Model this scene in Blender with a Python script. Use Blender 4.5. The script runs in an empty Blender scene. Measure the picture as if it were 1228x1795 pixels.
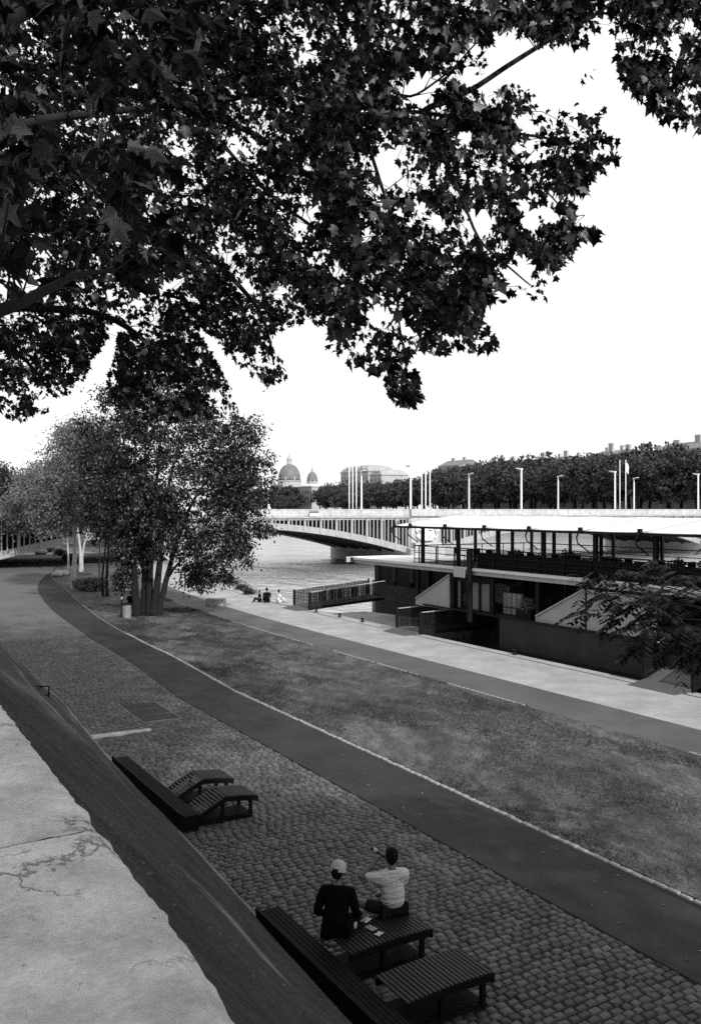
import bpy, bmesh, math, random
import numpy as np
from mathutils import Vector, Matrix, noise as mnoise

# ------------------------------------------------------------------ camera, world, sun, exposure
SC = bpy.context.scene
COL = SC.collection
H = 6.2                      # eye height above the lower quay
F = 1550.0                   # focal length in photo pixels (photo 1228 wide)
HV = 893.0                   # horizon row
cam_data = bpy.data.cameras.new("camera")
cam = bpy.data.objects.new("camera", cam_data)
COL.objects.link(cam)
cam.location = (0, 0, H)
cam.rotation_euler = (math.radians(90), 0, 0)
cam_data.sensor_fit = 'HORIZONTAL'
cam_data.sensor_width = 36.0
cam_data.lens = F / 1228.0 * 36.0
cam_data.shift_y = -4.5 / 1228.0
cam_data.clip_start = 0.05
cam_data.clip_end = 6000
SC.camera = cam

SUN_AZ, SUN_EL = math.radians(151), math.radians(34)
sun_dir = Vector((math.sin(SUN_AZ) * math.cos(SUN_EL), math.cos(SUN_AZ) * math.cos(SUN_EL), math.sin(SUN_EL)))
sl = bpy.data.lights.new("sun", 'SUN')
sl.energy = 4.9
sl.angle = math.radians(1.0)
sl.color = (1, 1, 1)
sun = bpy.data.objects.new("sun", sl)
COL.objects.link(sun)
sun.rotation_euler = sun_dir.to_track_quat('Z', 'Y').to_euler()

W = bpy.data.worlds.new("World")
SC.world = W
W.use_nodes = True
nt = W.node_tree
nt.nodes.clear()
sky = nt.nodes.new("ShaderNodeTexSky")
sky.sky_type = 'NISHITA'
sky.sun_disc = False
sky.sun_elevation = SUN_EL
sky.sun_rotation = SUN_AZ
sky.dust_density = 2.0
sky.air_density = 1.0
bw = nt.nodes.new("ShaderNodeRGBToBW")
bg = nt.nodes.new("ShaderNodeBackground")
bg.inputs[1].default_value = 0.15
wo = nt.nodes.new("ShaderNodeOutputWorld")
nt.links.new(sky.outputs[0], bw.inputs[0])
hz = nt.nodes.new("ShaderNodeMix")          # bright, evenly veiled summer haze over the clear-sky gradient
hz.data_type = 'FLOAT'
hz.inputs[0].default_value = 0.86
hz.inputs[3].default_value = 7.7
nt.links.new(bw.outputs[0], hz.inputs[2])
nt.links.new(hz.outputs[0], bg.inputs[0])
nt.links.new(bg.outputs[0], wo.inputs[0])
SC.view_settings.view_transform = 'Standard'
SC.view_settings.look = 'None'
SC.view_settings.gamma = 1.0
SC.view_settings.use_curve_mapping = False
SC.view_settings.exposure = 0.0
SC.render.engine = 'CYCLES'
SC.cycles.max_bounces = 6
SC.cycles.transparent_max_bounces = 8
SC.cycles.use_denoising = False

random.seed(7)
RNG = np.random.default_rng(11)

# ------------------------------------------------------------------ coordinates
NX, NY = 0.8650, 0.5018       # d : across the bank, towards the river
AX, AY = -0.5018, 0.8650      # s : along the bank, away from the viewer
def DS(d, s, z=0.0):
    return Vector((NX * d + AX * s, NY * d + AY * s, z))
BANK = math.atan2(NY, NX)     # rotation that turns local +X to +d and local +Y to +s
def PX(u, v, Y):
    return Vector(((u - 614) * Y / F, Y, H - (v - HV) * Y / F))
def GR(u, v, z=0.0):
    Y = F * (H - z) / (v - HV)
    return Vector(((u - 614) * Y / F, Y, z))
def to_ds(p):
    return (NX * p.x + NY * p.y, AX * p.x + AY * p.y)
def s_at(u, d):
    k = (u - 614) / F
    return (NX * d - k * NY * d) / (0.5018 + k * 0.8650)

# ------------------------------------------------------------------ materials
MATS = {}
def mat(name, c=0.3, rough=0.8, var=0.0, scale=5.0, var2=0.0, scale2=0.6, bump=0.0, bscale=None, stretch=(1, 1, 1),
        metal=0.0, spec=0.4, rot=0.0, trans=0.0, dist=0.02):
    if name in MATS:
        return MATS[name]
    m = bpy.data.materials.new(name)
    m.use_nodes = True
    n = m.node_tree
    b = n.nodes["Principled BSDF"]
    b.inputs["Roughness"].default_value = rough
    b.inputs["Metallic"].default_value = metal
    b.inputs["Specular IOR Level"].default_value = spec
    b.inputs["Base Color"].default_value = (c, c, c, 1)
    tc = n.nodes.new("ShaderNodeTexCoord")
    mp = n.nodes.new("ShaderNodeMapping")
    mp.inputs["Scale"].default_value = stretch
    mp.inputs["Rotation"].default_value = (0, 0, rot)
    n.links.new(tc.outputs["Object"], mp.inputs[0])
    val = None
    def add_noise(sc, amt, prev, det=6):
        t = n.nodes.new("ShaderNodeTexNoise")
        t.inputs["Scale"].default_value = sc
        t.inputs["Detail"].default_value = det
        t.inputs["Roughness"].default_value = 0.65
        n.links.new(mp.outputs[0], t.inputs["Vector"])
        r = n.nodes.new("ShaderNodeMapRange")
        r.inputs[1].default_value = 0.3
        r.inputs[2].default_value = 0.7
        r.inputs[3].default_value = 1 - amt
        r.inputs[4].default_value = 1 + amt
        n.links.new(t.outputs[0], r.inputs[0])
        if prev is None:
            return r.outputs[0]
        mm = n.nodes.new("ShaderNodeMath")
        mm.operation = 'MULTIPLY'
        n.links.new(prev, mm.inputs[0])
        n.links.new(r.outputs[0], mm.inputs[1])
        return mm.outputs[0]
    if var:
        val = add_noise(scale, var, val)
    if var2:
        val = add_noise(scale2, var2, val, 4)
    if val is not None:
        mm = n.nodes.new("ShaderNodeMath")
        mm.operation = 'MULTIPLY'
        mm.use_clamp = True
        mm.inputs[1].default_value = c
        n.links.new(val, mm.inputs[0])
        n.links.new(mm.outputs[0], b.inputs["Base Color"])
        m["val"] = 1
    if bump:
        t = n.nodes.new("ShaderNodeTexNoise")
        t.inputs["Scale"].default_value = bscale or scale * 2
        t.inputs["Detail"].default_value = 5
        n.links.new(mp.outputs[0], t.inputs["Vector"])
        bp = n.nodes.new("ShaderNodeBump")
        bp.inputs["Strength"].default_value = bump
        bp.inputs["Distance"].default_value = dist
        n.links.new(t.outputs[0], bp.inputs["Height"])
        n.links.new(bp.outputs[0], b.inputs["Normal"])
    if trans:
        tr = n.nodes.new("ShaderNodeBsdfTranslucent")
        tr.inputs[0].default_value = (c * 1.3, c * 1.3, c * 1.3, 1)
        mx = n.nodes.new("ShaderNodeMixShader")
        mx.inputs[0].default_value = trans
        out = n.nodes["Material Output"]
        n.links.new(b.outputs[0], mx.inputs[1])
        n.links.new(tr.outputs[0], mx.inputs[2])
        n.links.new(mx.outputs[0], out.inputs[0])
    MATS[name] = m
    return m

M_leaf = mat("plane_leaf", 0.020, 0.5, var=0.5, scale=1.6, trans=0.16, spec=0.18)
def leaf_variation(m, c, pale, share):
    """a random share of leaves is coloured paler, standing in for sunlit ones"""
    n = m.node_tree; b = n.nodes["Principled BSDF"]
    g = n.nodes.new("ShaderNodeNewGeometry"); oi = n.nodes.new("ShaderNodeObjectInfo")
    ad = n.nodes.new("ShaderNodeMath"); ad.operation = 'ADD'; fr = n.nodes.new("ShaderNodeMath"); fr.operation = 'FRACT'
    n.links.new(g.outputs["Random Per Island"], ad.inputs[0]); n.links.new(oi.outputs["Random"], ad.inputs[1]); n.links.new(ad.outputs[0], fr.inputs[0])
    r = n.nodes.new("ShaderNodeMapRange")
    r.inputs[1].default_value, r.inputs[2].default_value, r.inputs[3].default_value, r.inputs[4].default_value = 1 - share, 1.0, c, pale
    n.links.new(fr.outputs[0], r.inputs[0]); n.links.new(r.outputs[0], b.inputs["Base Color"])
    for x in n.nodes:
        if x.type == 'BSDF_TRANSLUCENT': n.links.new(r.outputs[0], x.inputs[0])
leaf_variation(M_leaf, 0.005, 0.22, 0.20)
M_leaf2 = mat("willow_leaf", 0.048, 0.55, var=0.5, scale=0.7, trans=0.2, spec=0.2)
M_leaf3 = mat("pale_leaf", 0.13, 0.55, var=0.35, scale=0.7, trans=0.3, spec=0.3)
M_leaf4 = mat("ash_leaf", 0.012, 0.5, var=0.4, scale=2.0, trans=0.12, spec=0.2)
M_far_leaf = mat("far_leaf", 0.045, 0.8, var=0.4, scale=0.25, spec=0.1)
leaf_variation(M_leaf2, 0.014, 0.15, 0.34)
M_bark = mat("bark", 0.007, 0.95, var=0.5, scale=4, bump=0.6, stretch=(1, 1, 0.3))
M_bark_pale = mat("pale_bark", 0.32, 0.9, var=0.35, scale=2, bump=0.4)
M_asphalt = mat("asphalt", 0.019, 0.75, spec=0.25, var=0.5, scale=45, var2=0.32, scale2=0.8, bump=0.7, bscale=90, dist=0.008)
M_joint = mat("joint_dirt", 0.016, 1.0, var=0.4, scale=6, bump=0.5, bscale=40)
M_cobble_far = mat("worn_cobbles", 0.085, 0.8, var=0.45, scale=6, var2=0.2, scale2=0.3, bump=1.0, bscale=7, dist=0.04)
M_kerb = mat("kerb_stone", 0.22, 0.8, var=0.3, scale=6, bump=0.4)
M_gravel = mat("pale_gravel", 0.29, 0.95, var=0.3, scale=26, var2=0.22, scale2=0.7, bump=0.9, bscale=30, dist=0.02)
M_grit = mat("grey_grit", 0.072, 0.9, var=0.25, scale=30, var2=0.25, scale2=0.5, bump=0.6, bscale=50, dist=0.01)
M_concrete = mat("concrete", 0.30, 0.85, var=0.2, scale=6, var2=0.2, scale2=0.5, bump=0.3, bscale=30, dist=0.01)
M_stone = mat("bridge_stone", 0.34, 0.85, var=0.25, scale=1.6, var2=0.15, scale2=0.3, bump=0.3, dist=0.03)
M_steel = mat("bridge_paint", 0.24, 0.6, var=0.2, scale=1.2, stretch=(1, 1, 0.4))
M_recess = mat("recess_shade", 0.008, 0.9, var=0.3, scale=1)  # shade of the bridge's recesses and underside put into a near-black colour
M_white = mat("white_paint", 0.75, 0.5, var=0.06, scale=2)
M_canvas = mat("white_canvas", 0.78, 0.7, var=0.05, scale=1.2, bump=0.15, bscale=2.5)
M_fascia = mat("fascia_paint", 0.36, 0.6, var=0.12, scale=1.5)
M_black = mat("black_steel", 0.005, 0.6, spec=0.2, var=0.3, scale=3)
M_hull = mat("hull_paint", 0.026, 0.6, spec=0.2, var=0.3, scale=0.8, bump=0.1, bscale=1)
M_panel = mat("grey_tarpaulin", 0.30, 0.7, var=0.1, scale=2)
M_timber = mat("dark_timber", 0.010, 0.6, spec=0.35, var=0.6, scale=9, stretch=(1, 6, 1), bump=0.3)
M_timber_edge = mat("dark_timber_frame", 0.003, 0.8, spec=0.15, var=0.3, scale=6)
M_deck = mat("ship_deck", 0.010, 0.8, var=0.3, scale=4)
M_skin = mat("skin", 0.10, 0.55, var=0.08, scale=10)
M_hair = mat("black_hair", 0.004, 0.7, spec=0.15, var=0.3, scale=40, bump=0.6, bscale=90)
M_shirt = mat("pale_shirt", 0.50, 0.9, var=0.15, scale=8, bump=1.0, bscale=5, dist=0.07, stretch=(0.7, 0.7, 3.2))
M_dark_cloth = mat("black_cloth", 0.004, 0.95, spec=0.05, var=0.3, scale=10, bump=0.4, bscale=10)
M_shorts = mat("dark_shorts", 0.012, 0.95, spec=0.1, var=0.3, scale=10)
M_cap = mat("pale_cap", 0.38, 0.9, var=0.1, scale=20)
M_glass = mat("dark_glass", 0.02, 0.08, spec=0.6)
M_mesh = mat("railing_screen", 0.006, 0.8, spec=0.1, var=0.2, scale=4)
M_facade = mat("town_facade", 0.34, 0.9, var=0.15, scale=0.3)
M_roof = mat("slate_roof", 0.16, 0.8, var=0.25, scale=0.6)
M_window = mat("window_glass", 0.05, 0.3, spec=0.5)
M_rock = mat("boulder", 0.26, 0.9, var=0.35, scale=2, bump=0.8, bscale=5, dist=0.05)
M_soil = mat("bank_soil", 0.13, 1.0, var=0.35, scale=2, var2=0.3, scale2=0.2, bump=0.4)
M_bottle = mat("bottle_glass", 0.012, 0.12, spec=0.6)
M_paper = mat("paper", 0.55, 0.8, var=0.2, scale=20)

# lawn: worn grass, pale dry tracks and dark green patches
def lawn_material():
    m = bpy.data.materials.new("worn_lawn")
    m.use_nodes = True
    n = m.node_tree
    b = n.nodes["Principled BSDF"]
    b.inputs["Roughness"].default_value = 0.95
    b.inputs["Specular IOR Level"].default_value = 0.15
    tc = n.nodes.new("ShaderNodeTexCoord")
    mp = n.nodes.new("ShaderNodeMapping")
    mp.inputs["Rotation"].default_value = (0, 0, -BANK)
    mp.inputs["Scale"].default_value = (1, 0.45, 1)
    n.links.new(tc.outputs["Object"], mp.inputs[0])
    def nz(sc, det, w=0.0):
        t = n.nodes.new("ShaderNodeTexNoise")
        t.inputs["Scale"].default_value = sc
        t.inputs["Detail"].default_value = det
        t.inputs["Roughness"].default_value = 0.7
        t.inputs["Distortion"].default_value = w
        n.links.new(mp.outputs[0], t.inputs["Vector"])
        return t.outputs[0]
    big, mid, fine = nz(0.33, 4, 0.8), nz(2.2, 8, 0.4), nz(22, 8)
    ramp = n.nodes.new("ShaderNodeValToRGB")
    e = ramp.color_ramp.elements
    e[0].position, e[0].color = 0.36, (0.030, 0.030, 0.030, 1)
    e[1].position, e[1].color = 0.66, (0.145, 0.145, 0.145, 1)
    x = e.new(0.5); x.color = (0.068, 0.068, 0.068, 1)
    add = n.nodes.new("ShaderNodeMix"); add.data_type = 'FLOAT'
    add.inputs[0].default_value = 0.55
    n.links.new(big, add.inputs[2]); n.links.new(mid, add.inputs[3])
    n.links.new(add.outputs[0], ramp.inputs[0])
    r = n.nodes.new("ShaderNodeMapRange")
    r.inputs[1].default_value, r.inputs[2].default_value = 0.3, 0.7
    r.inputs[3].default_value, r.inputs[4].default_value = 0.35, 1.65
    n.links.new(fine, r.inputs[0])
    mx = n.nodes.new("ShaderNodeMix"); mx.data_type = 'RGBA'; mx.blend_type = 'MULTIPLY'
    mx.inputs[0].default_value = 1
    n.links.new(ramp.outputs[0], mx.inputs[6]); n.links.new(r.outputs[0], mx.inputs[7])
    n.links.new(mx.outputs[2], b.inputs["Base Color"])
    bp = n.nodes.new("ShaderNodeBump")
    bp.inputs["Strength"].default_value = 0.8; bp.inputs["Distance"].default_value = 0.04
    n.links.new(fine, bp.inputs["Height"]); n.links.new(bp.outputs[0], b.inputs["Normal"])
    return m
M_lawn = lawn_material()

def slope_material():
    """embankment face: long streaks running along the bank, a chalky washed band low down"""
    m = bpy.data.materials.new("embankment_render")
    m.use_nodes = True
    n = m.node_tree
    b = n.nodes["Principled BSDF"]
    b.inputs["Roughness"].default_value = 0.95
    b.inputs["Specular IOR Level"].default_value = 0.1
    tc = n.nodes.new("ShaderNodeTexCoord")
    def nz(sc, st, det=6):
        mp = n.nodes.new("ShaderNodeMapping")
        mp.inputs["Rotation"].default_value = (0, 0, -BANK)
        mp.vector_type = 'POINT'
        mp2 = n.nodes.new("ShaderNodeMapping")
        mp2.inputs["Scale"].default_value = st
        n.links.new(tc.outputs["Object"], mp.inputs[0])
        n.links.new(mp.outputs[0], mp2.inputs[0])
        t = n.nodes.new("ShaderNodeTexNoise")
        t.inputs["Scale"].default_value = sc
        t.inputs["Detail"].default_value = det
        t.inputs["Roughness"].default_value = 0.68
        n.links.new(mp2.outputs[0], t.inputs["Vector"])
        return t.outputs[0], mp.outputs[0]
    streak, crd = nz(3.8, (1, 0.9, 1), 12)
    blot, _ = nz(1.3, (1, 0.5, 1))
    fine, _ = nz(38, (1, 0.8, 1), 8)
    def rng(x, a, bb, c, d):
        r = n.nodes.new("ShaderNodeMapRange")
        for i, q in enumerate((a, bb, c, d)):
            r.inputs[i + 1].default_value = q
        n.links.new(x, r.inputs[0])
        return r.outputs[0]
    def mul(x, y, op='MULTIPLY'):
        q = n.nodes.new("ShaderNodeMath"); q.operation = op
        for i, k in enumerate((x, y)):
            if isinstance(k, (int, float)):
                q.inputs[i].default_value = k
            else:
                n.links.new(k, q.inputs[i])
        return q.outputs[0]
    v = mul(rng(streak, 0.3, 0.7, 0.62, 1.4), rng(fine, 0.3, 0.7, 0.6, 1.4))
    pit, _ = nz(9, (1, 0.8, 1), 3)
    v = mul(v, rng(blot, 0.35, 0.7, 0.72, 1.3))
    v = mul(v, rng(pit, 0.63, 0.70, 1.0, 0.45))
    v = mul(v, rng(pit, 0.28, 0.34, 1.9, 1.0))
    v = mul(v, 0.045)
    # chalky band: rides along the bank at d about 2.6, wandering
    sep = n.nodes.new("ShaderNodeSeparateXYZ")
    n.links.new(crd, sep.inputs[0])
    wob, _ = nz(0.5, (0.0, 0.35, 0.0), 3)
    for (d0, w, amp, s0, s1) in ((2.9, 0.20, 0.20, -2.0, 8.6), (4.4, 0.2, 0.09, 14, 40), (5.6, 0.25, 0.08, 8, 60)):
        off = mul(mul(wob, 0.5, 'SUBTRACT'), 1.2)
        dd = mul(mul(sep.outputs[0], off, 'SUBTRACT'), d0, 'SUBTRACT')
        ab = mul(dd, 0.0, 'ADD')
        q = n.nodes.new("ShaderNodeMath"); q.operation = 'ABSOLUTE'
        n.links.new(ab, q.inputs[0])
        band = rng(q.outputs[0], 0.0, w, 1.0, 0.0)
        cut = rng(sep.outputs[1], s1 - 1.5, s1, 1.0, 0.0)
        cut2 = rng(sep.outputs[1], s0, s0 + 2.0, 0.0, 1.0)
        band = mul(mul(band, cut), cut2)
        band = mul(band, rng(streak, 0.40, 0.60, 0.15, 1.0))
        v = mul(v, mul(band, amp), 'ADD')
    n.links.new(v, b.inputs["Base Color"])
    bp = n.nodes.new("ShaderNodeBump")
    bp.inputs["Strength"].default_value = 0.7; bp.inputs["Distance"].default_value = 0.04
    n.links.new(mul(streak, mul(fine, 0.3), 'ADD'), bp.inputs["Height"])
    n.links.new(bp.outputs[0], b.inputs["Normal"])
    return m
M_slope = slope_material()

def coping_material():
    m = bpy.data.materials.new("weathered_coping")
    m.use_nodes = True
    n = m.node_tree
    b = n.nodes["Principled BSDF"]
    b.inputs["Roughness"].default_value = 0.9
    b.inputs["Specular IOR Level"].default_value = 0.2
    tc = n.nodes.new("ShaderNodeTexCoord")
    def nz(sc, det=8, dis=0.0):
        t = n.nodes.new("ShaderNodeTexNoise")
        t.inputs["Scale"].default_value = sc; t.inputs["Detail"].default_value = det
        t.inputs["Roughness"].default_value = 0.65; t.inputs["Distortion"].default_value = dis
        n.links.new(tc.outputs["Object"], t.inputs["Vector"])
        return t
    def rng(x, a, bb, c, d):
        r = n.nodes.new("ShaderNodeMapRange")
        for i, q in enumerate((a, bb, c, d)):
            r.inputs[i + 1].default_value = q
        n.links.new(x, r.inputs[0])
        return r.outputs[0]
    def mul(x, y, op='MULTIPLY'):
        q = n.nodes.new("ShaderNodeMath"); q.operation = op
        for i, k in enumerate((x, y)):
            if isinstance(k, (int, float)): q.inputs[i].default_value = k
            else: n.links.new(k, q.inputs[i])
        return q.outputs[0]
    big, fine = nz(5).outputs[0], nz(70, 6).outputs[0]
    # cracks: distance to Voronoi edges of a distorted domain, only where a mask lets them through
    dn = nz(6, 6)
    mixv = n.nodes.new("ShaderNodeVectorMath"); mixv.operation = 'MULTIPLY_ADD'
    mixv.inputs[1].default_value = (0.35, 0.35, 0.0)
    n.links.new(dn.outputs[1], mixv.inputs[0]); n.links.new(tc.outputs["Object"], mixv.inputs[2])
    vo = n.nodes.new("ShaderNodeTexVoronoi"); vo.feature = 'DISTANCE_TO_EDGE'
    vo.inputs["Scale"].default_value = 3.2
    n.links.new(mixv.outputs[0], vo.inputs["Vector"])
    crack = rng(vo.outputs["Distance"], 0.0, 0.022, 1.0, 0.0)
    crack = mul(crack, rng(nz(2.2, 2).outputs[0], 0.46, 0.56, 0.0, 1.0))
    pits = rng(nz(22, 3).outputs[0], 0.66, 0.72, 0.0, 0.6)
    dark = mul(crack, pits, 'MAXIMUM')
    v = mul(rng(big, 0.3, 0.7, 0.62, 1.25), rng(fine, 0.3, 0.7, 0.85, 1.15))
    v = mul(v, 0.62)
    v = mul(v, rng(dark, 0, 1, 1.0, 0.35))
    n.links.new(v, b.inputs["Base Color"])
    hgt = mul(mul(big, mul(fine, 0.15), 'ADD'), mul(dark, 0.5), 'SUBTRACT')
    bp = n.nodes.new("ShaderNodeBump")
    bp.inputs["Strength"].default_value = 0.6; bp.inputs["Distance"].default_value = 0.02
    n.links.new(hgt, bp.inputs["Height"]); n.links.new(bp.outputs[0], b.inputs["Normal"])
    return m
M_coping = coping_material()

def cobble_material():
    m = bpy.data.materials.new("granite_sett")
    m.use_nodes = True
    n = m.node_tree
    b = n.nodes["Principled BSDF"]
    b.inputs["Roughness"].default_value = 0.62
    b.inputs["Specular IOR Level"].default_value = 0.3
    g = n.nodes.new("ShaderNodeNewGeometry")
    tc = n.nodes.new("ShaderNodeTexCoord")
    oi = n.nodes.new("ShaderNodeObjectInfo")
    ad = n.nodes.new("ShaderNodeMath"); ad.operation = 'ADD'
    n.links.new(g.outputs["Random Per Island"], ad.inputs[0]); n.links.new(oi.outputs["Random"], ad.inputs[1])
    fr = n.nodes.new("ShaderNodeMath"); fr.operation = 'FRACT'
    n.links.new(ad.outputs[0], fr.inputs[0])
    r = n.nodes.new("ShaderNodeMapRange")
    r.inputs[3].default_value, r.inputs[4].default_value = 0.04, 0.095
    n.links.new(fr.outputs[0], r.inputs[0])
    t = n.nodes.new("ShaderNodeTexNoise")
    t.inputs["Scale"].default_value = 30; t.inputs["Detail"].default_value = 5
    n.links.new(tc.outputs["Object"], t.inputs["Vector"])
    r2 = n.nodes.new("ShaderNodeMapRange")
    r2.inputs[1].default_value, r2.inputs[2].default_value, r2.inputs[3].default_value, r2.inputs[4].default_value = 0.3, 0.7, 0.65, 1.35
    n.links.new(t.outputs[0], r2.inputs[0])
    q = n.nodes.new("ShaderNodeMath"); q.operation = 'MULTIPLY'
    n.links.new(r.outputs[0], q.inputs[0]); n.links.new(r2.outputs[0], q.inputs[1])
    n.links.new(q.outputs[0], b.inputs["Base Color"])
    bp = n.nodes.new("ShaderNodeBump"); bp.inputs["Strength"].default_value = 0.5; bp.inputs["Distance"].default_value = 0.01
    n.links.new(t.outputs[0], bp.inputs["Height"]); n.links.new(bp.outputs[0], b.inputs["Normal"])
    return m
M_cobble = cobble_material()

def water_material():
    m = bpy.data.materials.new("river_water")
    m.use_nodes = True
    n = m.node_tree
    b = n.nodes["Principled BSDF"]
    b.inputs["Base Color"].default_value = (0.20, 0.20, 0.20, 1)
    b.inputs["Roughness"].default_value = 0.22
    b.inputs["IOR"].default_value = 3.6
    b.inputs["Specular IOR Level"].default_value = 1.0
    tc = n.nodes.new("ShaderNodeTexCoord")
    def nz(sc, st, det):
        mp = n.nodes.new("ShaderNodeMapping")
        mp.inputs["Rotation"].default_value = (0, 0, -BANK)
        mp2 = n.nodes.new("ShaderNodeMapping"); mp2.inputs["Scale"].default_value = st
        n.links.new(tc.outputs["Object"], mp.inputs[0]); n.links.new(mp.outputs[0], mp2.inputs[0])
        t = n.nodes.new("ShaderNodeTexNoise")
        t.inputs["Scale"].default_value = sc; t.inputs["Detail"].default_value = det
        t.inputs["Distortion"].default_value = 0.4
        n.links.new(mp2.outputs[0], t.inputs["Vector"])
        return t.outputs[0]
    a1 = nz(1.1, (1, 0.5, 1), 4)
    a2 = nz(0.16, (1, 0.35, 1), 4)
    ad = n.nodes.new("ShaderNodeMath"); ad.operation = 'MULTIPLY_ADD'
    ad.inputs[1].default_value = 5.0
    n.links.new(a2, ad.inputs[0]); n.links.new(a1, ad.inputs[2])
    bp = n.nodes.new("ShaderNodeBump"); bp.inputs["Strength"].default_value = 1.0; bp.inputs["Distance"].default_value = 0.45
    n.links.new(ad.outputs[0], bp.inputs["Height"]); n.links.new(bp.outputs[0], b.inputs["Normal"])
    return m
M_water = water_material()

# ------------------------------------------------------------------ object helpers
def tag(o, label=None, cat=None, group=None, kind=None):
    if label: o["label"] = label
    if cat: o["category"] = cat
    if group: o["group"] = group
    if kind: o["kind"] = kind
    return o
def empty(name, loc, label=None, cat=None, group=None, rz=0.0):
    o = bpy.data.objects.new(name, None)
    COL.objects.link(o)
    o.location = loc
    o.rotation_euler = (0, 0, rz)
    o.empty_display_size = 0.3
    return tag(o, label, cat, group)
def mesh_obj(name, verts, faces, m, parent=None, smooth=False):
    """verts are in the parent's frame"""
    me = bpy.data.meshes.new(name)
    me.from_pydata([tuple(v) for v in verts], [], [tuple(f) for f in faces])
    me.materials.append(m)
    if smooth:
        me.polygons.foreach_set("use_smooth", [True] * len(me.polygons))
    me.update()
    o = bpy.data.objects.new(name, me)
    COL.objects.link(o)
    if parent is not None:
        o.parent = parent
    return o
def np_mesh(name, V, Fc, m, parent=None, smooth=False):
    """V (n,3) ; Fc (k,c) array of equal-size faces"""
    me = bpy.data.meshes.new(name)
    V = np.asarray(V, dtype=np.float32); Fc = np.asarray(Fc, dtype=np.int32)
    k, c = Fc.shape
    me.vertices.add(len(V)); me.vertices.foreach_set("co", V.ravel())
    me.loops.add(k * c); me.loops.foreach_set("vertex_index", Fc.ravel())
    me.polygons.add(k)
    me.polygons.foreach_set("loop_start", np.arange(0, k * c, c, dtype=np.int32))
    me.polygons.foreach_set("loop_total", np.full(k, c, dtype=np.int32))
    if smooth:
        me.polygons.foreach_set("use_smooth", np.ones(k, dtype=bool))
    me.update(calc_edges=True)
    me.materials.append(m)
    o = bpy.data.objects.new(name, me)
    COL.objects.link(o)
    if parent is not None: o.parent = parent
    return o
class MB:
    def __init__(s): s.v = []; s.f = []
    def add(s, vs, fs):
        o = len(s.v); s.v += [tuple(v) for v in vs]; s.f += [tuple(i + o for i in f) for f in fs]; return s
    def box(s, x0, x1, y0, y1, z0, z1):
        return s.add([(x0,y0,z0),(x1,y0,z0),(x1,y1,z0),(x0,y1,z0),(x0,y0,z1),(x1,y0,z1),(x1,y1,z1),(x0,y1,z1)],
                     [(0,3,2,1),(4,5,6,7),(0,1,5,4),(1,2,6,5),(2,3,7,6),(3,0,4,7)])
    def prism(s, pts, axis, a, b):
        """pts 2-D outline extruded along axis ('x','y','z') from a to b"""
        k = len(pts)
        def P(p, t):
            return (t, p[0], p[1]) if axis == 'x' else ((p[0], t, p[1]) if axis == 'y' else (p[0], p[1], t))
        vs = [P(p, a) for p in pts] + [P(p, b) for p in pts]
        fs = [tuple(range(k))[::-1], tuple(range(k, 2 * k))] + [(i, (i + 1) % k, k + (i + 1) % k, k + i) for i in range(k)]
        return s.add(vs, fs)
    def tube(s, pts, radii, n=8, cap=True):
        pts = [Vector(p) for p in pts]
        if not isinstance(radii, (list, tuple)): radii = [radii] * len(pts)
        vs = []; fs = []
        for i, p in enumerate(pts):
            t = (pts[min(i + 1, len(pts) - 1)] - pts[max(i - 1, 0)])
            if t.length < 1e-6: t = Vector((0, 0, 1))
            t.normalize()
            ref = Vector((0, 0, 1)) if abs(t.z) < 0.9 else Vector((1, 0, 0))
            a = t.cross(ref).normalized(); b = t.cross(a).normalized()
            for k in range(n):
                th = 2 * math.pi * k / n
                vs.append(p + (a * math.cos(th) + b * math.sin(th)) * radii[i])
        for i in range(len(pts) - 1):
            for k in range(n):
                fs.append((i * n + k, i * n + (k + 1) % n, (i + 1) * n + (k + 1) % n, (i + 1) * n + k))
        if cap:
            fs.append(tuple(range(n))[::-1]); fs.append(tuple(range((len(pts) - 1) * n, len(pts) * n)))
        return s.add(vs, fs)
    def lathe(s, prof, c=(0, 0, 0), n=16):
        vs = []; fs = []
        for r, z in prof:
            for k in range(n):
                th = 2 * math.pi * k / n
                vs.append((c[0] + r * math.cos(th), c[1] + r * math.sin(th), c[2] + z))
        for i in range(len(prof) - 1):
            for k in range(n):
                fs.append((i * n + k, i * n + (k + 1) % n, (i + 1) * n + (k + 1) % n, (i + 1) * n + k))
        fs.append(tuple(range(n))[::-1]); fs.append(tuple(range((len(prof) - 1) * n, len(prof) * n)))
        return s.add(vs, fs)
    def ball(s, c, r, n=12, m=8, sq=(1, 1, 1)):
        pr = [(max(1e-3, math.sin(math.pi * i / m)), -math.cos(math.pi * i / m)) for i in range(m + 1)]
        o = len(s.v); s.lathe(pr, n=n)
        for i in range(o, len(s.v)):
            x, y, z = s.v[i]
            s.v[i] = (c[0] + x * r * sq[0], c[1] + y * r * sq[1], c[2] + z * r * sq[2])
        return s
    def build(s, name, m, parent=None, smooth=False):
        return mesh_obj(name, s.v, s.f, m, parent, smooth)
def copy_tree(o, parent=None):
    c = o.copy(); COL.objects.link(c); c.parent = parent
    for ch in list(o.children):
        copy_tree(ch, c)
    return c
def strip(name, left, right, z, m):
    """ground sheet between two lists of 2-D world points"""
    vs = [(p[0], p[1], z) for p in left] + [(p[0], p[1], z) for p in right]
    k = len(left)
    fs = [(i, k + i, k + i + 1, i + 1) for i in range(k - 1)]
    o = mesh_obj(name, vs, fs, m)
    tag(o, kind='structure')
    return o
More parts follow.
